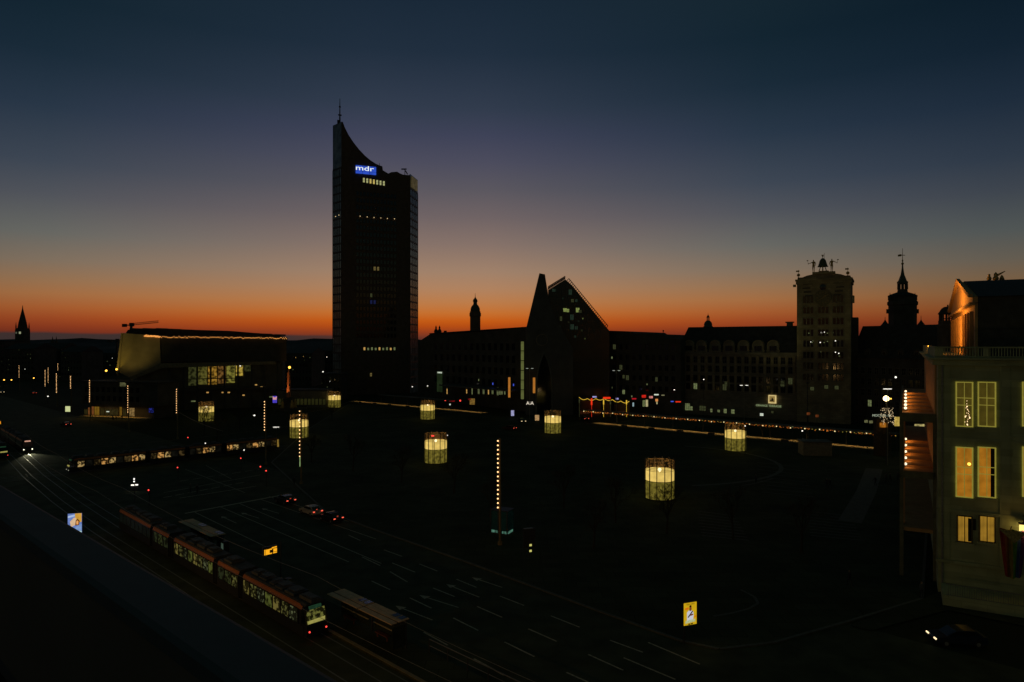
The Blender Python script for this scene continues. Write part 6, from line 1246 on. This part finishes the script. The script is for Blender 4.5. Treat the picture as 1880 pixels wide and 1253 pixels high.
p = AT(1618, 762, 162); t = thing('shop_sign', 'white oblong lettering sign left of the fairy-lit tree', 'sign', (p.x, p.y, 0), 0, 'lit shop signs'); text('MOCCABAR', .8, lit('sign_white_soft', (150, 160, 140), .9), t, (0, -.1, p.z-.4), ext=.05); b = MB(); b.box(-2.8, 2.8, .05, .12, p.z-.6, p.z-.5); b.box(-.05, .05, .05, .12, 0, p.z-.6); b.build('bracket', darkmetal, t)
p = AT(1647, 774, 160); t = thing('poster_panel', 'yellow glowing panel right of the fairy-lit tree', 'lit panel', (p.x, p.y, 0)); b = MB(); b.box(-.62, .62, -.1, 0, p.z-1.1, p.z+1.05); b.build('panel', lit('panel_gold', (200, 170, 80), .95, .5, 1.2), t); b = MB(); b.box(-.07, .07, .01, .1, 0, p.z+1); b.build('post', darkmetal, t)
p = AT(1622, 778, 162); t = thing('market_stall', 'small amber-glowing stall at the foot of the fairy-lit tree', 'market stall', (p.x, p.y, 0), 0, 'market stalls'); b = MB(); b.box(-1.6, 1.2, 0, 1.5, .1, p.z+1); b.build('booth', mat('stall_wood', (.10, .06, .03), .8), t); b = MB(); b.box(-.9, .8, -.1, -.01, p.z-.9, p.z+.2); b.build('hatch', lit('stall_amber', (180, 110, 30), .85, .6, 1.2), t)
for x, y, lab in ((1590, 774, 'pale lit stall sign left of the fairy-lit tree'), (1599, 775, 'greenish lit stall sign nearer the fairy-lit tree'), (1484, 770-10, 'dim orange arcade lamp under the clock high-rise'), (1500, 764, 'tall dim orange arcade lamp right of its twin')):
    p = AT(x, y, 185); t = thing('shop_sign', lab, 'sign', (p.x, p.y, 0), 0, 'lit shop signs'); b = MB(); b.box(-.45, .45, -.1, 0, p.z-.35, p.z+.35); b.build('panel', lit('sign_olive_dim', (120, 120, 80), .8, .6, 2) if x > 1550 else lit('arcade_orange', (110, 56, 24), .8, .5, 1), t); b = MB(); b.box(-.05, .05, .01, .1, 0, p.z+.3); b.build('bracket', darkmetal, t)
p = AT(1690, 784, 130); 
bz = opz = None
ofr = Front(1722, 74, 1880, a=R(-30)); q = ofr.world(-1.9, 60, 0); t = thing('far_lit_sign', 'pale yellow lit panel seen through the upper loggia opening', 'lit panel', (AT(1688, 784, 150).x, 150, 0)); zq = AT(1688, 784, 150).z; b = MB(); b.box(-1.1, 1.1, -.1, 0, zq-.6, zq+.6); b.build('panel', lit('panel_patch', (190, 175, 110), .9, .7, 1.4), t); b = MB(); b.box(-.08, .08, .01, .1, 0, zq); b.build('post', darkmetal, t)

# ---------------------------------------------------------------- people
for i, (x, y, w_, lab) in enumerate(((1607, 893, 1, 'person in dark coat walking nearest the pale path before the opera'), (1627, 887, 0, 'person in grey jacket standing left in the group before the opera'), (1634, 886, 1, 'person walking in the middle of the group before the opera'), (1648, 884, 0, 'person in grey jacket at the right of the group before the opera'), (1656, 882, 1, 'person walking rightmost by the opera loggia'),
      (1518, 897, 1, 'person walking left of two on the dark square'), (1524, 898, 1, 'person walking right of two on the dark square'), (1388, 888, 0, 'person standing beside the paving ring'), (1278, 792, 1, 'person walking behind the lit platform edge'), (1592, 834, 0, 'person standing at the right end of the lit platform'), (1621, 838, 1, 'person walking below the platform end by the opera'),
      (350, 905, 0, 'person waiting at the junction crossing left of the lanes'), (362, 908, 1, 'person crossing at the junction beside another'), (540, 893, 1, 'person walking on the traffic island behind the first car'), (207, 771, 0, 'person before the lit ground floor of the corner building'), (213, 772, 1, 'person passing the lit ground floor of the corner building'), (224, 771, 0, 'person beside the bright shop window of the corner building'), (1560, 1078, 1, 'person with pale face alone on the dark plaza corner'), (1692, 1100, 0, 'person standing on the corner by the opera terrace'))):
    p = G(x, y); p.z = .12 if x > 560 else .02; o = tag(obj('person', walk if w_ else stand, None, p, random.uniform(0, 6)), lab, 'person')
# ---------------------------------------------------------------- overhead wires
def wire(pts, lab, r=.02):
    b = MB()
    for i in range(len(pts)-1):
        a, c = Vector(pts[i]), Vector(pts[i+1]); n = 8; sag = (c-a).length*.012
        for k in range(n): f0, f1 = k/n, (k+1)/n; b.tube(a.lerp(c, f0)-Vector((0, 0, sag*4*f0*(1-f0))), a.lerp(c, f1)-Vector((0, 0, sag*4*f1*(1-f1))), r, n=3)
    tag(b.build('overhead_wire', mat('wire_copper', (.35, .3, .2), .4, .8), loc=(0, 0, 0)), lab, 'overhead wire', 'overhead wires')
wire([AT(328, 757, 190), AT(410, 792, 160)], 'pale overhead wire slanting down from the mast before the foyer', .035)
wire([RD(-140, 2.5, 5.6), RD(-100, 0, 5.6), RD(-55, -1.2, 5.6), RD(0, -1.2, 5.6), RD(40, -1.2, 5.6)], 'contact wire over the near tram track')
wire([RD(-190, 4, 5.7), RD(-120, -2.5, 5.6), RD(-55, -4.6, 5.6), RD(40, -4.6, 5.6)], 'contact wire over the second near track')
wire([m0-md*14+mn*1.2+Vector((0, 0, 5.6)), m0+md*50+mn*1.2+Vector((0, 0, 5.6)), m0+md*105+mn*1.2+Vector((0, 0, 5.6))], 'contact wire over the crossing tram')
wire([AT(553, 760, 128), AT(700, 700, 330)], 'wire running back from the second mast to the university')
# unseen lamps added on our own facade to light the near platform and opera wall
for i, s_ in enumerate((-34, -6, 22, 44)):
    p = RD(s_, -1.2, 0); hw = A0+ed*((p-A0).dot(ed))+en*.9; hw.z = 9
    t = thing('added_wall_lamp', ['first', 'second', 'third', 'fourth'][i]+' unseen amber wall lamp added on our own building below the parapet', 'wall lamp', hw, 0, 'added facade lamps'); b = MB(); b.box(-.2, .2, -.2, .2, .1, .3); b.tube((0, 0, .2), tuple(-en*.9+Vector((0, 0, .2))), .05); b.build('bracket', darkmetal, t); b = MB(); b.ball((0, 0, 0), .1, 6); b.build('lens', lampglow, t)
    light('SPOT', 'lamp_light', (0, 0, -.15), 2600 if i < 3 else 2300, (1, .54, .17) if i < 3 else (1, .92, .45), t, None, .12, 80 if i < 3 else 38).rotation_euler = ((RD(s_, 3, 2) if i < 3 else ofr.world(8, 0, 20))-hw).to_track_quat('-Z', 'Y').to_euler()
